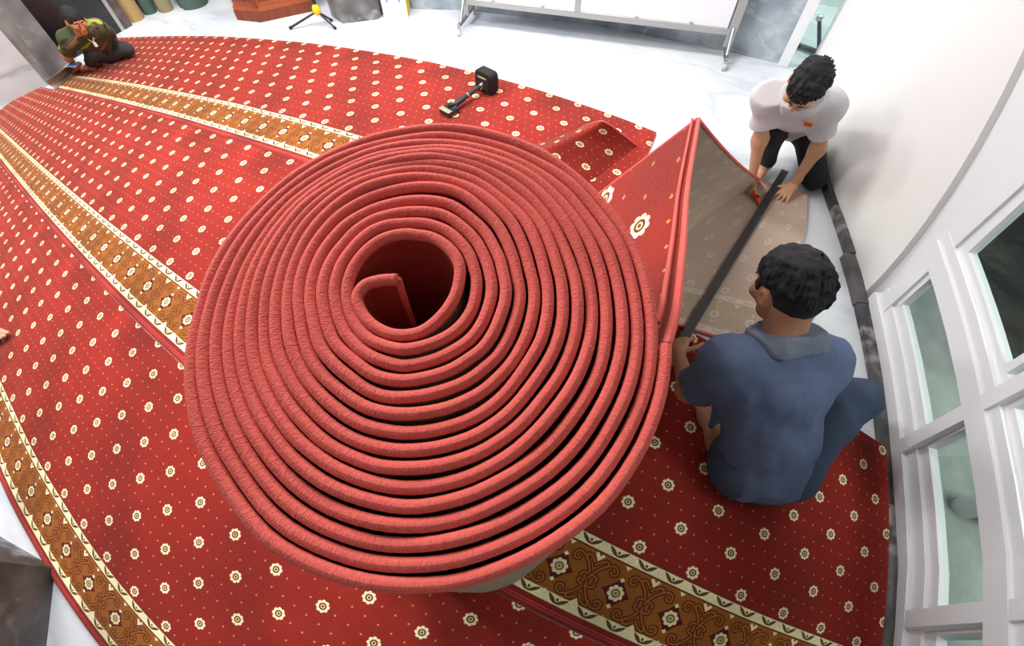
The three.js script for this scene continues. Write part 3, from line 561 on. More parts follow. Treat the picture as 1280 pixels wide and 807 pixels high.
function footGeometry(ankle, toe, s, cell = 0.0045) {
  const d = toe.clone().sub(ankle); const lift = d.y; d.y = 0; d.normalize(); const t = V(d.z, 0, -d.x), up = V(0, 1, 0);
  const base = V(ankle.x, Math.min(ankle.y, toe.y) , ankle.z), at = (a, b, c) => ankle.clone().addScaledVector(d, a * s).addScaledVector(t, b * s).add(V(0, (c - 0.055) * s + lift * clamp(a / 0.16), 0));
  const B = [bone(ankle.clone().add(V(0, 0.05 * s, 0)), at(-0.02, 0, 0.03), 0.036 * s, 0.034 * s), bone(at(-0.03, 0, 0.03), at(0.10, 0.012, 0.028), 0.033 * s, 0.026 * s), bone(at(0, 0, 0.05), at(0.12, -0.02, 0.026), 0.03 * s, 0.022 * s), bone(at(0.09, 0.02, 0.024), at(0.12, 0.022, 0.02), 0.024 * s, 0.019 * s)];
  const toes = [[0.150, 0.034, 0.0125], [0.152, 0.012, 0.0095], [0.146, -0.004, 0.009], [0.138, -0.018, 0.0085], [0.126, -0.031, 0.008]].map(([a, b, r]) => bone(at(0.11, b * 0.9, 0.022), at(a, b, 0.016), r * s * 1.1, r * s));
  const f0 = unionOf(B, 0.03 * s), fn = (x, y, z) => { let v = 1e3; for (const q of toes) v = Math.min(v, boneDist(q, x, y, z)); return smin(f0(x, y, z), v, 0.008 * s); };
  const [lo, hi] = boundsOf([...B, ...toes], 0.01);
  return surfaceNets(fn, lo, hi, cell * s);
}
function headParts(c, f, u, s, hairNoise = 0.006, seedN = 0, fringe = 0) {
  f = f.clone().normalize(); u = u.clone().addScaledVector(f, -u.dot(f)).normalize(); const r = f.clone().cross(u);
  const loc = (fn) => (x, y, z) => { const dx = (x - c.x) / s, dy = (y - c.y) / s, dz = (z - c.z) / s; return fn(dx * r.x + dy * r.y + dz * r.z, dx * u.x + dy * u.y + dz * u.z, dx * f.x + dy * f.y + dz * f.z) * s; };
  const jaw = bone(V(0, -0.04, 0.012), V(0, -0.085, 0.052), 0.064, 0.034), nose = bone(V(0, 0.014, 0.088), V(0, -0.022, 0.106), 0.007, 0.012), brow = bone(V(-0.034, 0.03, 0.078), V(0.034, 0.03, 0.078), 0.012), lipU = bone(V(-0.018, -0.050, 0.086), V(0.018, -0.050, 0.086), 0.007), lipD = bone(V(-0.014, -0.061, 0.085), V(0.014, -0.061, 0.085), 0.007), neck = bone(V(0, -0.05, -0.025), V(0, -0.13, -0.035), 0.056, 0.058);
  const skin = loc((x, y, z) => {
    const ax = Math.abs(x); let d = ell(x, y, z, 0, 0.02, -0.012, 0.077, 0.1, 0.097);
    d = smin(d, boneDist(jaw, x, y, z), 0.045); d = smin(d, boneDist(neck, x, y, z), 0.03); d = smin(d, boneDist(brow, x, y, z), 0.02); d = smin(d, boneDist(nose, x, y, z), 0.012);
    d = smin(d, ell(ax, y, z, 0.045, -0.02, 0.065, 0.024, 0.022, 0.02), 0.025);
    const eye = ell(ax, y, z, 0.031, 0.008, 0.099, 0.017, 0.010, 0.014); d = Math.max(d, -eye);
    d = smin(d, boneDist(lipU, x, y, z), 0.006); d = smin(d, boneDist(lipD, x, y, z), 0.006);
    const ear = Math.max(ell(ax, y, z, 0.083, -0.006, -0.008, 0.011, 0.032, 0.019), -ell(ax, y, z, 0.094, -0.006, -0.004, 0.008, 0.019, 0.010));
    return smin(d, ear, 0.008);
  });
  const hair = loc((x, y, z) => {
    const ax = Math.abs(x), az = Math.atan2(x, z + 0.05), n = noise3(az * 24, y * 16 + seedN, 4) * hairNoise * 0.5 * sstep(0.125, 0.09, y) + noise3(x * 70 + seedN, y * 70, z * 50) * hairNoise * 0.55 + noise3(x * 26 + seedN, y * 26, z * 20) * hairNoise * 0.6 + noise3(x * 11 + seedN, y * 11, z * 11) * hairNoise * 0.8;
    let d = ell(x, y, z, 0, 0.042, -0.016, 0.0845, 0.100, 0.105) - n;
    d = smin(d, Math.max(ell(x, y, z, 0, 0.02, -0.012, 0.0805, 0.1035, 0.1005), z - 0.045), 0.012);
    d = Math.max(d, -ell(x, y, z, 0, -0.05 - fringe, 0.112, 0.072, 0.112, 0.085));
    d = Math.max(d, -ell(ax, y, z, 0.088, -0.028, 0.004, 0.03, 0.058, 0.042));
    d = Math.max(d, -0.068 - y - 0.25 * (z + 0.03) - n * 0.7);
    return d;
  });
  const R = 0.15 * s, lo = [c.x - R, c.y - R, c.z - R], hi = [c.x + R, c.y + R, c.z + R];
  const eyes = [-1, 1].map(q => { const g = new THREE.SphereGeometry(0.0125 * s, 12, 10); const p = c.clone().addScaledVector(r, q * 0.031 * s).addScaledVector(u, 0.008 * s).addScaledVector(f, 0.078 * s); g.translate(p.x, p.y, p.z); return g; });
  const iris = [-1, 1].map(q => { const g = new THREE.SphereGeometry(0.006 * s, 10, 8); const p = c.clone().addScaledVector(r, q * 0.031 * s).addScaledVector(u, 0.008 * s).addScaledVector(f, 0.0855 * s); g.translate(p.x, p.y, p.z); return g; });
  const brows = [-1, 1].map(q => { const at = (a, b, cc) => c.clone().addScaledVector(r, q * a * s).addScaledVector(u, b * s).addScaledVector(f, cc * s); return cord([at(0.014, 0.029, 0.0925), at(0.03, 0.034, 0.0905), at(0.047, 0.029, 0.081)], 0.0042 * s, 6); });
  return { skin: surfaceNets(skin, lo, hi, 0.0042 * s), hair: surfaceNets(hair, lo, hi, 0.0036 * s), eyes, iris, brows };
}
const hairMat = M({ color: '#18171a', roughness: 0.85 }), eyeMat = M({ color: '#e8e4dc', roughness: 0.3 }), irisMat = M({ color: '#20140e', roughness: 0.3 });
const skinMat = (c) => MP({ color: c, roughness: 0.6, bumpMap: rep(fuzz, 8, 8), bumpScale: 0.0006, sheen: 0.15, sheenColor: new THREE.Color('#ffb090') });
const clothMat = (o) => M({ roughness: 0.95, bumpMap: rep(weave, 30, 30), bumpScale: 0.0008, ...o });

function person(label, J, s, o) {
  const p = thing('person', label, 'person');
  for (const k of Object.keys(J)) J[k] = V(...J[k]);
  const up = J.neck.clone().sub(J.pelvis).normalize(), right = J.shR.clone().sub(J.shL).normalize(), k = 0.05 * s;
  const waist = J.waist ?? J.pelvis.clone().lerp(J.neck, 0.36), chest = J.chest ?? J.pelvis.clone().lerp(J.neck, 0.72), side = (a, q) => a.clone().addScaledVector(right, q * s);
  const torso = (e, w = 1) => [bone(side(J.pelvis, -0.07), side(J.pelvis, 0.07), 0.10 * s + e), bone(J.pelvis, waist, 0.115 * s * w + e, 0.105 * s * w + e), bone(side(waist, -0.04), side(chest, -0.065), 0.095 * s + e, 0.105 * s + e), bone(side(waist, 0.04), side(chest, 0.065), 0.095 * s + e, 0.105 * s + e), bone(chest, J.neck, 0.105 * s + e, 0.06 * s + e * 0.5), bone(J.shL, J.neck, 0.058 * s + e, 0.052 * s + e), bone(J.shR, J.neck, 0.058 * s + e, 0.052 * s + e), bone(J.shL, chest, 0.06 * s + e, 0.09 * s + e), bone(J.shR, chest, 0.06 * s + e, 0.09 * s + e)];
  const legs = e => ['L', 'R'].flatMap(q => J['kn' + q] ? [bone(J['hip' + q], J['kn' + q], 0.086 * s + e, 0.060 * s + e), bone(J['kn' + q], J['an' + q], 0.058 * s + e, 0.038 * s + e)] : []);
  const arms = e => ['L', 'R'].flatMap(q => J['el' + q] ? [bone(J['sh' + q], J['el' + q], 0.046 * s + e, 0.042 * s + e), bone(J['el' + q], J['wr' + q], 0.043 * s + e, 0.027 * s + e)] : []);
  const all = [...torso(-0.018 * s).slice(0, 7), bone(J.neck, J.head, 0.055 * s, 0.05 * s), ...arms(0), ...legs(-0.006)];
  const cell = 0.012 * Math.max(0.8, s), parts = [];
  { const [lo, hi] = boundsOf(all, 0.02); parts.push(surfaceNets(unionOf(all, k), lo, hi, cell)); }
  const hp = headParts(J.head, J.face, J.crown ?? up, o.headScale ?? s, o.hairNoise, o.seed ?? 0, o.fringe ?? 0);
  parts.push(hp.skin);
  for (const h of o.hands ?? []) parts.push(handGeometry(V(...h.wrist), V(...h.dir), V(...h.palm), h.thumb, (h.s ?? s), h.curl, h.spread));
  for (const q of o.feet ?? []) parts.push(footGeometry(V(...q[0]), V(...q[1]), s));
  mesh('body', join(parts), skinMat(o.skin), p);
  mesh('hair', hp.hair, hairMat, p); for (const i of [0, 1]) { const e = mesh('eye', hp.eyes[i], eyeMat, p); mesh('iris', hp.iris[i], irisMat, e); mesh('eyebrow', hp.brows[i], hairMat, p); }
  // shirt
  const wr = (amp, sc) => (x, y, z) => amp * s * (fbm(x * sc, y * sc * 0.6, z * sc, 3) + 0.6 * noise3(x * sc * 0.45 + 3, y * sc * 0.8, z * sc * 0.45));
  const hem = plane(J.pelvis.clone().addScaledVector(up, o.hem ?? -0.03), up.clone().negate());
  const tb = torso(0.018 * s + 0.004, 1.04), tf = unionOf(tb, 0.07 * s), w1 = wr(o.wrinkle ?? 0.011, 11);
  const sl = ['L', 'R'].filter(q => J['el' + q]).map(q => { const a = J['sh' + q], e = J['el' + q], end = a.clone().lerp(e, o.sleeve ?? 0.75), dir = e.clone().sub(a).normalize(), b = bone(a, a.clone().lerp(e, 1), 0.072 * s, (0.066 + (o.flare ?? 0.004)) * s), pl = plane(end, dir); return { b, f: (x, y, z) => Math.max(boneDist(b, x, y, z), pl(x, y, z)) }; });
  const nk = J.head.clone().sub(J.neck).normalize(), collarCut = plane(J.neck.clone().addScaledVector(nk, 0.045 * s), nk);
  const shirtF = (x, y, z) => { let d = tf(x, y, z); for (const q of sl) d = smin(d, q.f(x, y, z), 0.05 * s); d += w1(x, y, z); return Math.max(d, hem(x, y, z), collarCut(x, y, z)); };
  { const [lo, hi] = boundsOf([...tb, ...sl.map(q => q.b)], 0.03); mesh('shirt', surfaceNets(shirtF, lo, hi, cell * 0.8), o.shirt, p); }
  // collar: a folded band lying on the shirt round the neck
  { const b = tb.slice(4, 7), outer = plane(J.neck.clone().addScaledVector(nk, 0.052 * s), nk), low = plane(J.neck.clone().addScaledVector(nk, -0.012 * s), nk.clone().negate()), [lo, hi] = boundsOf([bone(J.neck, J.neck.clone().addScaledVector(nk, 0.03), 0.13 * s)], 0.02);
    mesh('collar', surfaceNets((x, y, z) => Math.max(Math.min(tf(x, y, z), 0.02) + w1(x, y, z) - 0.010 * s, outer(x, y, z), low(x, y, z), Math.hypot(x - J.neck.x, y - J.neck.y, z - J.neck.z) - 0.125 * s), lo, hi, 0.006), o.collar ?? o.shirt, p); }
  // trousers
  const lb = [...legs(0.014 * s), bone(side(J.pelvis, -0.07), side(J.pelvis, 0.07), 0.112 * s), bone(J.pelvis, waist, 0.12 * s, 0.11 * s), bone(J.hipL, J.pelvis, 0.10 * s, 0.11 * s), bone(J.hipR, J.pelvis, 0.10 * s, 0.11 * s)];
  const belt = plane(J.pelvis.clone().addScaledVector(up, 0.10 * s), up), cuffs = ['L', 'R'].map(q => { const d = J['an' + q].clone().sub(J['kn' + q]).normalize(); const c = J['an' + q].clone().addScaledVector(d, -0.02 * s), pl = plane(c, d); return pl; });
  const lg = legs(0.014 * s), legF = (x, y, z) => { let d = 1e3; for (const i of [0, 1]) { const c = J['an' + 'LR'[i]], near = (x - c.x) ** 2 + (y - c.y) ** 2 + (z - c.z) ** 2 < (0.16 * s) ** 2, e = smin(boneDist(lg[i * 2], x, y, z), Math.max(boneDist(lg[i * 2 + 1], x, y, z), near ? cuffs[i](x, y, z) : -1), 0.045 * s); d = d > 900 ? e : smin(d, e, 0.03 * s); } return d; }, hipF = unionOf(lb.slice(4), 0.045 * s), w2 = wr(0.009, 13), lf = (x, y, z) => smin(legF(x, y, z), Math.max(hipF(x, y, z), belt(x, y, z)), 0.05 * s);
  { const [lo, hi] = boundsOf(lb, 0.02); mesh('trousers', surfaceNets((x, y, z) => Math.max(lf(x, y, z) + w2(x, y, z), 0.016 - y), lo, hi, cell * 0.85), o.trousers, p); }
  rebase(p, J.pelvis.x, 0, J.pelvis.z);
  return p;
}
const add3 = (a, b) => [a[0] + b[0], a[1] + b[1], a[2] + b[2]];
const flat5 = (a, b) => [[a, b], [a, b], [a, b], [a, b], [0.4, 0.2]];
const heather = (c1, c2) => { const f = tile((u, v) => noise3(u * 90, v * 90, 2)); return dataTexture(256, 256, (u, v) => C(c1, c2, 0.5 + 0.5 * f(u, v))); };
// man in the blue shirt, sitting on the carpet with his back to the room
person('man in a blue polo shirt sitting on the carpet, seen from behind', {
  pelvis: [1.165, 0.125, -0.800], waist: [1.09, 0.31, -0.865], chest: [0.985, 0.51, -0.960], neck: [0.945, 0.665, -1.055], head: [0.857, 0.83, -1.150],
  face: [-0.62, -0.42, -0.66], crown: [-0.15, 0.95, -0.25],
  shL: [0.785, 0.585, -0.905], shR: [1.100, 0.585, -1.105], elL: [0.742, 0.22, -0.945], wrL: [0.648, 0.085, -1.215], elR: [1.16, 0.36, -1.30], wrR: [1.10, 0.12, -1.48],
  hipL: [1.07, 0.12, -0.735], hipR: [1.255, 0.12, -0.845], knL: [0.98, 0.10, -1.20], anL: [0.955, 0.065, -0.86], knR: [1.44, 0.235, -1.29], anR: [1.16, 0.07, -1.36],
}, 1.17, {
  headScale: 1.30, hairNoise: 0.012, skin: '#b07e60', sleeve: 0.80, flare: 0.012, hem: -0.09, wrinkle: 0.017, seed: 4,
  shirt: clothMat({ map: rep(heather([84, 98, 130], [100, 113, 144]), 6, 6) }), collar: clothMat({ color: '#6e7788' }), trousers: clothMat({ color: '#3c4a60' }),
  hands: [{ wrist: [0.648, 0.085, -1.215], dir: [-0.05, -0.18, -0.95], palm: [0.5, -0.85, 0.05], thumb: -1, s: 1.1, curl: [[0.5, 0.6], [0.5, 0.6], [0.55, 0.6], [0.6, 0.6], [0.2, 0.2]] },
    { wrist: [1.10, 0.12, -1.48], dir: [-0.5, -0.3, -0.7], palm: [0, -1, 0.2], thumb: 1, s: 1.1, curl: flat5(0.2, 0.25) }],
  feet: [[[0.955, 0.075, -0.86], [0.885, 0.085, -0.98]], [[1.16, 0.07, -1.36], [1.02, 0.06, -1.40]]],
});
// man in the pale shirt, kneeling at the wall and pressing the straightedge down
const grey = person('man in a pale grey polo shirt kneeling by the white wall and holding the straightedge', {
  pelvis: [0.785, 0.33, -3.30], chest: [0.715, 0.595, -2.965], neck: [0.690, 0.715, -2.80], head: [0.676, 0.825, -2.695],
  face: [-0.10, -0.80, 0.58], crown: [0.0, 0.55, 0.80],
  shR: [0.525, 0.665, -2.80], shL: [0.850, 0.665, -2.885], elR: [0.592, 0.375, -2.845], wrR: [0.662, 0.10, -2.84], elL: [0.945, 0.36, -2.960], wrL: [0.935, 0.095, -2.935],
  hipL: [0.865, 0.31, -3.27], hipR: [0.71, 0.31, -3.27], knL: [1.055, 0.085, -3.08], anL: [0.98, 0.07, -3.46], knR: [0.652, 0.385, -2.96], anR: [0.725, 0.075, -3.10],
}, 1.02, {
  headScale: 1.16, fringe: 0.03, hairNoise: 0.012, skin: '#c39472', sleeve: 0.62, flare: 0.012, hem: 0.02, seed: 9,
  shirt: clothMat({ map: rep(heather([196, 194, 198], [212, 210, 214]), 6, 6) }), trousers: clothMat({ color: '#24262b' }),
  hands: [{ wrist: [0.935, 0.085, -2.935], dir: [-0.30, -0.28, 0.90], palm: [0.05, -1, -0.25], thumb: -1, s: 1.05, curl: flat5(0.1, 0.12), spread: 1.7 },
    { wrist: [0.662, 0.095, -2.84], dir: [0.25, -0.30, 0.85], palm: [0.75, -0.5, -0.1], thumb: 1, s: 1.0, curl: [[0.5, 0.65], [0.55, 0.65], [0.6, 0.65], [0.65, 0.65], [0.5, 0.3]] }],
  feet: [[[0.725, 0.085, -3.10], [0.68, 0.075, -2.95]], [[0.98, 0.07, -3.46], [0.96, 0.07, -3.6]]],
});
{
  const b = mesh('badge', box(0.045, 0.05, 0.008, 0, 0, 0, 0.003), M({ map: dataTexture(8, 16, (u, v) => v < 0.4 ? [196, 60, 52] : v < 0.7 ? [214, 190, 90] : [96, 110, 70]), roughness: 0.8 }), grey);
  b.position.set(0.795 - grey.position.x, 0.60, -2.782 - grey.position.z); b.rotation.set(-0.5, 0.1, 0);
}
// man in the camouflage shirt, sitting by the far end of the strips
const camo = (() => { const f = tile((u, v) => fbm(u * 7, v * 7, 71, 2)), g = tile((u, v) => fbm(u * 8 + 5, v * 8, 77, 2)), k = tile((u, v) => fbm(u * 9 + 2, v * 9, 83, 2)); return dataTexture(256, 256, (u, v) => k(u, v) > 0.2 ? [150, 150, 50] : f(u, v) > 0.08 ? [58, 70, 38] : g(u, v) > 0.1 ? [132, 100, 74] : g(u, v) < -0.18 ? [30, 30, 26] : [74, 66, 44]); })();
const cam3 = person('man in a green camouflage shirt sitting at the far end of the carpets', {
  pelvis: [-5.03, 0.09, -1.76], waist: [-4.97, 0.19, -1.71], chest: [-4.84, 0.31, -1.63], neck: [-4.755, 0.40, -1.60], head: [-4.66, 0.485, -1.565],
  face: [0.88, -0.25, 0.12], crown: [0.3, 0.92, 0.0],
  shR: [-4.80, 0.35, -1.475], shL: [-4.745, 0.36, -1.72], elR: [-4.97, 0.19, -1.43], wrR: [-5.04, 0.07, -1.47], elL: [-4.99, 0.19, -1.87], wrL: [-5.19, 0.06, -1.965],
  hipL: [-5.02, 0.09, -1.83], hipR: [-5.01, 0.09, -1.70], knR: [-4.84, 0.20, -1.585], anR: [-5.0, 0.06, -1.56], knL: [-4.87, 0.10, -1.87], anL: [-4.99, 0.06, -1.66],
}, 0.72, {
  headScale: 0.76, hairNoise: 0.006, skin: '#b5764f', sleeve: 0.72, flare: 0.02, hem: -0.02, seed: 15,
  shirt: clothMat({ map: rep(camo, 2.2, 2.2) }), trousers: clothMat({ color: '#3a3a3e' }),
  hands: [{ wrist: [-5.04, 0.07, -1.47], dir: [-0.5, -0.4, 0.4], palm: [0, -1, 0], thumb: -1, curl: flat5(0.2, 0.2) }, { wrist: [-5.19, 0.06, -1.965], dir: [-0.7, -0.2, -0.3], palm: [0, -1, 0.1], thumb: 1, curl: flat5(0.15, 0.15) }],
  feet: [[[-5.0, 0.055, -1.56], [-5.07, 0.045, -1.60]], [[-4.99, 0.055, -1.66], [-5.09, 0.045, -1.63]]],
});
{
  const l = mesh('lanyard', join([cord(crv([V(-4.735, 0.385, -1.645), V(-4.70, 0.34, -1.62), V(-4.695, 0.30, -1.595)], 10), 0.004), cord(crv([V(-4.745, 0.385, -1.555), V(-4.71, 0.34, -1.57), V(-4.695, 0.30, -1.595)], 10), 0.004), box(0.01, 0.035, 0.024, -4.692, 0.285, -1.595)]), M({ color: '#d8d4cc', roughness: 0.6 }), cam3);
  l.position.set(-cam3.position.x, 0, -cam3.position.z);
}
// someone sitting just past the left edge of the picture: a bare foot on the carpet
person('person in dark trousers with one bare foot stretched out on the red carpet', {
  pelvis: [-3.55, 0.12, 0.78], neck: [-3.72, 0.60, 0.80], head: [-3.70, 0.80, 0.79], face: [0.9, -0.3, -0.2],
  shR: [-3.70, 0.55, 0.97], shL: [-3.70, 0.55, 0.62], elR: [-3.62, 0.32, 1.02], wrR: [-3.42, 0.20, 0.95], elL: [-3.64, 0.32, 0.55], wrL: [-3.42, 0.20, 0.60],
  hipR: [-3.53, 0.12, 0.86], hipL: [-3.53, 0.12, 0.70], knL: [-3.16, 0.26, 0.66], anL: [-2.81, 0.075, 0.535], knR: [-3.16, 0.15, 1.0], anR: [-3.3, 0.07, 0.75],
}, 1.0, {
  skin: '#c99a7c', seed: 22, shirt: clothMat({ color: '#6a6a70' }), trousers: clothMat({ color: '#3b3444' }),
  hands: [{ wrist: [-3.42, 0.20, 0.95], dir: [0.9, -0.3, 0], palm: [0, -1, 0], thumb: -1, curl: flat5(0.3, 0.3) }, { wrist: [-3.42, 0.20, 0.60], dir: [0.9, -0.1, 0], palm: [0, -1, 0], thumb: 1, curl: flat5(0.3, 0.3) }],
  feet: [[[-2.81, 0.085, 0.535], [-2.66, 0.085, 0.50]], [[-3.3, 0.07, 0.75], [-3.3, 0.06, 0.6]]],
});

// ---------------------------------------------------------------- tools on the floor
{
  const a = V(0.862, 0.05, -3.12), b = V(0.592, 0.05, -0.88), d = b.clone().sub(a), n = d.length();
  const r = thing('straightedge', 'long black metal straightedge lying across the carpet backing', 'ruler');
  const g = box(0.052, 0.010, n, 0, 0, 0, 0.002), rib = box(0.010, 0.005, n - 0.02, 0.018, 0.007, 0, 0.002);
  for (const [nm, q, m] of [['blade', g, M({ color: '#2b2a2a', roughness: 0.45 })], ['ridge', rib, M({ color: '#3a3836', roughness: 0.4 })]]) { const k = mesh(nm, q, m, r); }
  r.position.copy(a.clone().add(b).multiplyScalar(0.5)); r.rotation.y = Math.atan2(d.x, d.z);
}
{
  const k = thing('utility_knife', 'orange red utility knife in the kneeling man\'s hand', 'knife');
  const P = V(0.705, 0.075, -2.745), Q = V(0.775, 0.045, -2.672), d = Q.clone().sub(P).normalize();
  mesh('handle', rod(P.clone().addScaledVector(d, -0.03), Q, 0.013, 0.011, 10), M({ color: '#e0401c', roughness: 0.4 }), k);
  mesh('slider', box(0.012, 0.008, 0.02, 0.745, 0.074, -2.705, 0.002, 0.7), mat.black, k);
  mesh('blade', rod(Q, Q.clone().addScaledVector(d, 0.035), 0.007, 0.002, 4), mat.steel, k);
  rebase(k, 0.705, 0.03, -2.745);
}
{
  const t = thing('knee_kicker', 'black knee kicker carpet stretcher lying on the red carpet', 'carpet tool');
  const Y = 0.018;
  const pad = (() => { const sh = new THREE.Shape(), w = 0.085, h = 0.155, r = 0.03; sh.moveTo(-w + r, 0); sh.lineTo(w - r, 0); sh.quadraticCurveTo(w, 0, w, r); sh.lineTo(w, h - r); sh.quadraticCurveTo(w, h, w - r, h); sh.lineTo(-w + r, h); sh.quadraticCurveTo(-w, h, -w, h - r); sh.lineTo(-w, r); sh.quadraticCurveTo(-w, 0, -w + r, 0); const g = new THREE.ExtrudeGeometry(sh, { depth: 0.07, bevelEnabled: true, bevelSize: 0.012, bevelThickness: 0.015, bevelSegments: 4 }); g.translate(0, 0.012, 0); return g; })();
  mesh('cushion', pad, mat.blackRubber, t);
  mesh('cushion_plate', box(0.15, 0.10, 0.012, 0, 0.09, 0.088), mat.black, t);
  mesh('name_strip', box(0.09, 0.012, 0.004, 0, 0.135, 0.095, 0.001), M({ color: '#b9b08a', roughness: 0.5 }), t);
  mesh('shaft', join([rod(V(0, 0.075, 0.09), V(0, 0.055, 0.32), 0.018), rod(V(0, 0.055, 0.32), V(0, 0.042, 0.44), 0.023)]), M({ color: '#3b4046', roughness: 0.35, metalness: 0.6 }), t);
  mesh('collar', rod(V(0, 0.077, 0.085), V(0, 0.07, 0.125), 0.024), mat.steel, t);
  mesh('shaft_ring', rod(V(0, 0.0605, 0.27), V(0, 0.059, 0.285), 0.0215), mat.steel, t);
  mesh('head', join([box(0.115, 0.03, 0.13, 0, 0.028, 0.49, 0.006), box(0.10, 0.016, 0.05, 0, 0.046, 0.47, 0.005)]), M({ color: '#3d4246', roughness: 0.4, metalness: 0.5 }), t);
  mesh('head_plate', box(0.118, 0.010, 0.045, 0, 0.046, 0.535, 0.003), M({ color: '#c8c0a4', roughness: 0.35, metalness: 0.7 }), t);
  mesh('adjuster_knob', rod(V(0, 0.045, 0.475), V(0, 0.072, 0.475), 0.027, 0.024, 18), mat.blackRubber, t);
  const teeth = []; for (let i = 0; i < 9; i++) teeth.push(rod(V(-0.048 + i * 0.012, 0.018, 0.552), V(-0.048 + i * 0.012, 0.001, 0.556), 0.003, 0.001, 5));
  mesh('teeth', join(teeth), mat.steel, t);
  t.position.set(-1.625, Y, -3.06); t.rotation.y = Math.atan2(-0.12, 0.55) ;
}

// ---------------------------------------------------------------- things along the back
function matRoll(label, x, z, r, h, color, lean = 0) {
  const t = thing('rolled_mat', label, 'rolled mat', 'mats standing rolled up at the back');
  const pts = [], turns = 4.2, n = 110;
  for (let i = 0; i <= n; i++) { const a = i / n * turns * Math.PI * 2, q = mix(r * 0.2, r, i / n); pts.push([Math.cos(a) * q, Math.sin(a) * q]); }
  const g = off => sheet(n, 1, (a, b) => { const i = Math.round(a * n), p = pts[i], q = Math.hypot(p[0], p[1]); return [p[0] * (1 + off / q), b * h, p[1] * (1 + off / q), a * 4, b * h]; });
  const m = clothMat({ color, side: THREE.DoubleSide });
  mesh('sheet', join([g(0.004), g(-0.004)]), m, t);
  mesh('edge', join([cord(pts.map(p => V(p[0], h, p[1])), 0.005, 6), cord(pts.map(p => V(p[0], 0.005, p[1])), 0.005, 6)]), m, t);
  t.position.set(x, 0, z); t.rotation.z = lean;
  return t;
}
matRoll('tan rolled mat standing beside the dark granite', -5.64, -2.43, 0.10, 1.1, '#a8895c');
matRoll('slim dark green rolled mat between two tan ones', -5.63, -2.61, 0.07, 1.1, '#43584f');
matRoll('olive tan rolled mat between two green ones', -5.53, -2.735, 0.08, 1.2, '#8c8263');
matRoll('thick dark green rolled mat, the widest of the standing mats', -5.40, -2.98, 0.165, 1.2, '#4b6457');
matRoll('beige rolled mat behind the wide green one', -5.30, -3.28, 0.09, 1.2, '#a39a7c');
matRoll('light beige rolled mat at the cabinet end of the standing mats', -5.08, -3.38, 0.09, 1.1, '#b0a687');
{
  const t = thing('wooden_cabinet', 'reddish brown wooden cabinet with angled front on the marble floor', 'cabinet');
  const wood = M({ map: rep(woodTexture([150, 70, 34], [178, 92, 50], 5), 2, 1), roughness: 0.4 }), dark = M({ map: rep(woodTexture([112, 50, 26], [140, 66, 36], 9), 2, 1), roughness: 0.4 });
  const foot = [[-4.66, -2.94], [-4.40, -3.02], [-4.10, -3.50], [-4.40, -3.72], [-4.85, -3.45]], cx = -4.48, cz = -3.32, grow = k => foot.map(([x, z]) => [cx + (x - cx) * k, cz + (z - cz) * k]);
  mesh('plinth', prism(grow(1.0), 0, 0.09), dark, t); mesh('plinth_moulding', prism(grow(0.975), 0.09, 0.13), wood, t);
  mesh('body', prism(grow(0.94), 0.13, 1.05), wood, t); mesh('top', prism(grow(1.02), 1.05, 1.09), dark, t);
  const B = grow(0.945);
  const panel = (i, y0, y1, a0, a1) => { const p = B[i], q = B[i + 1], l = Math.hypot(q[0] - p[0], q[1] - p[1]), m = (a0 + a1) / 2; return box(l * (a1 - a0), y1 - y0, 0.02, mix(p[0], q[0], m), (y0 + y1) / 2, mix(p[1], q[1], m), 0.005, -Math.atan2(q[1] - p[1], q[0] - p[0])); };
  for (const [i, a0, a1] of [[0, 0.08, 0.62], [0, 0.68, 0.95], [1, 0.08, 0.46], [1, 0.54, 0.92]]) mesh('door_panel', panel(i, 0.18, 0.98, a0, a1), dark, t);
  mesh('corner_post', rod(V(B[1][0], 0.13, B[1][1]), V(B[1][0], 1.05, B[1][1]), 0.02), dark, t);
  rebase(t, cx, 0, cz);
}
{
  const t = thing('tripod_stand', 'black tripod stand with a yellow clamp near the cabinet', 'tripod');
  const hub = V(-3.80, 0.13, -3.28), feet = [V(-4.02, 0.012, -3.05), V(-3.60, 0.012, -3.28), V(-3.76, 0.012, -3.40)];
  for (const f of feet) { const l = mesh('leg', rod(hub, f, 0.009, 0.011), mat.black, t); mesh('rubber_foot', rod(f.clone().lerp(hub, 0.08), f, 0.014, 0.014), mat.blackRubber, l); }
  mesh('pole', rod(hub, V(-3.80, 1.3, -3.28), 0.011), mat.black, t);
  mesh('clamp', (() => { const g = new THREE.SphereGeometry(0.042, 16, 12); g.scale(1, 1.25, 1); g.translate(hub.x, hub.y + 0.015, hub.z); return g; })(), M({ color: '#e6c21c', roughness: 0.45 }), t);
  mesh('collar', rod(V(hub.x, 0.2, hub.z), V(hub.x, 0.24, hub.z), 0.018), mat.black, t);
  rebase(t, hub.x, 0, hub.z);
}
{
  const t = thing('carton', 'white carton with two small blue marks and a yellow side by the pillar', 'box');
  const ang = 0.5;
  const face = dataTexture(128, 128, (u, v) => { const uu = (u * 2) % 1, e = Math.hypot(uu - 0.5, (v - 0.42) * 1.0); return Math.abs(uu) < 0.02 || uu > 0.985 ? [196, 200, 208] : e < 0.045 ? [84, 84, 190] : e < 0.09 ? [190, 190, 226] : [236, 238, 240]; });
  mesh('body', box(0.26, 0.36, 0.16, 0, 0.18, 0, 0.003), M({ color: '#e8eaec', roughness: 0.6 }), t);
  mesh('front', box(0.256, 0.352, 0.004, 0, 0.18, 0.081, 0.001), M({ map: face, roughness: 0.5 }), t);
  mesh('side', box(0.006, 0.352, 0.156, 0.131, 0.18, 0, 0.001), M({ color: '#d9b636', roughness: 0.6 }), t);
  t.position.set(-3.28, 0, -3.885); t.rotation.y = ang;
}
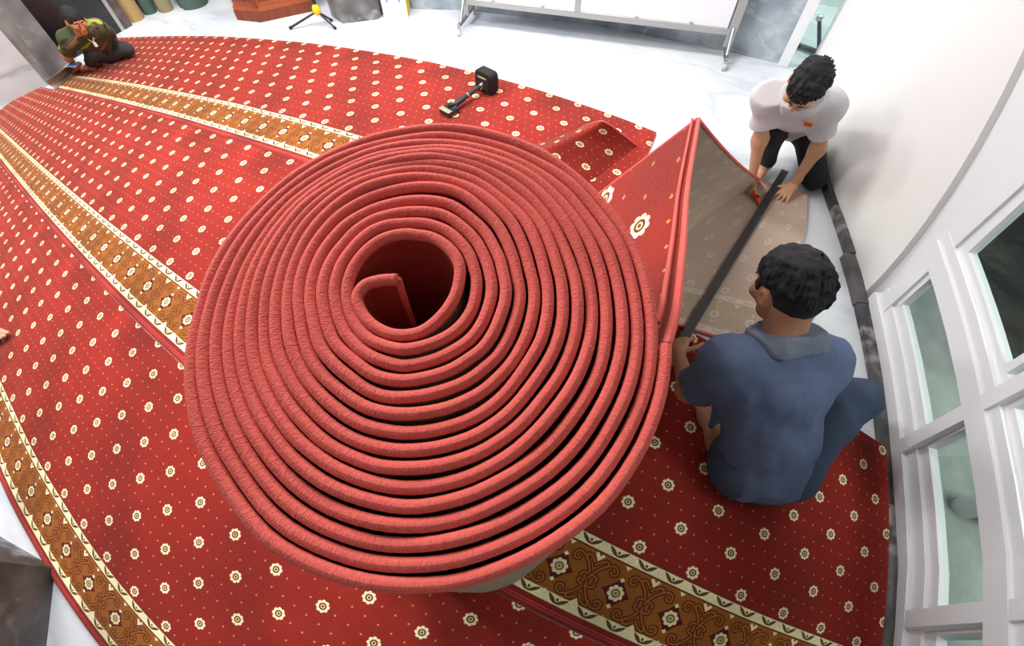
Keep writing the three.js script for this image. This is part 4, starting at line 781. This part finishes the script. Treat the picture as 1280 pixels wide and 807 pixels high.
{
  const t = thing('rolling_board', 'white board on a steel frame with casters by the marble wall', 'whiteboard');
  const A = V(-2.48, 0, -4.02), B = V(0.02, 0, -4.66), d = B.clone().sub(A).normalize(), n = V(-d.z, 0, d.x), at = (s, y, o = 0) => A.clone().addScaledVector(d, s).addScaledVector(n, o).add(V(0, y, 0)), W = A.distanceTo(B), ang = -Math.atan2(d.z, d.x);
  const bar = (s0, s1, y, h, o, th) => box(s1 - s0, h, th, at((s0 + s1) / 2, y, o).x, y, at((s0 + s1) / 2, y, o).z, 0.006, ang);
  mesh('board', bar(0.04, W - 0.05, 1.05, 1.6, 0.0, 0.02), M({ color: '#edeef4', roughness: 0.25 }), t);
  mesh('bottom_rail', bar(0.0, W, 0.225, 0.055, 0.0, 0.045), mat.aluminium, t);
  mesh('top_rail', bar(0.0, W, 1.87, 0.055, 0.0, 0.045), mat.aluminium, t);
  mesh('centre_bar', (() => { const p = at(W * 0.44, 1.05, 0.014); return box(0.05, 1.6, 0.03, p.x, p.y, p.z, 0.004, ang); })(), mat.aluminium, t);
  for (const s of [0.0, W]) {
    const p = at(s, 0), q = mesh('leg', box(0.075, 1.8, 0.05, p.x, 1.0, p.z, 0.006, ang), mat.aluminium, t);
    const f0 = at(s, 0.085, -0.26), f1 = at(s, 0.085, 0.24);
    const ft = mesh('foot_bar', rod(f0, f1, 0.022, 0.022, 10), mat.steel, t);
    mesh('strut', rod(at(s, 0.09, 0.18), at(s, 0.26, 0.02), 0.014), mat.steel, t);
    for (const f of [f0, f1]) { const c = mesh('caster', rod(V(f.x, 0.03, f.z).addScaledVector(d, -0.012), V(f.x, 0.03, f.z).addScaledVector(d, 0.012), 0.03, 0.03, 16), M({ color: '#cfcfcc', roughness: 0.4 }), t); mesh('fork', rod(V(f.x, 0.04, f.z), V(f.x, 0.085, f.z), 0.014), mat.steel, c); }
  }
  for (const s of [0.3, 0.8, 1.7, 2.2]) { const p = at(s, 0.255, 0.015); mesh('clip', box(0.03, 0.03, 0.02, p.x, p.y, p.z, 0.004, ang), mat.steel, t); }
  rebase(t, (A.x + B.x) / 2, 0, (A.z + B.z) / 2);
}
scene.traverse(o => { if (o.isMesh) o.castShadow = o.receiveShadow = true; if (o.isLight) o.castShadow = true; });
renderer.render(scene, camera);
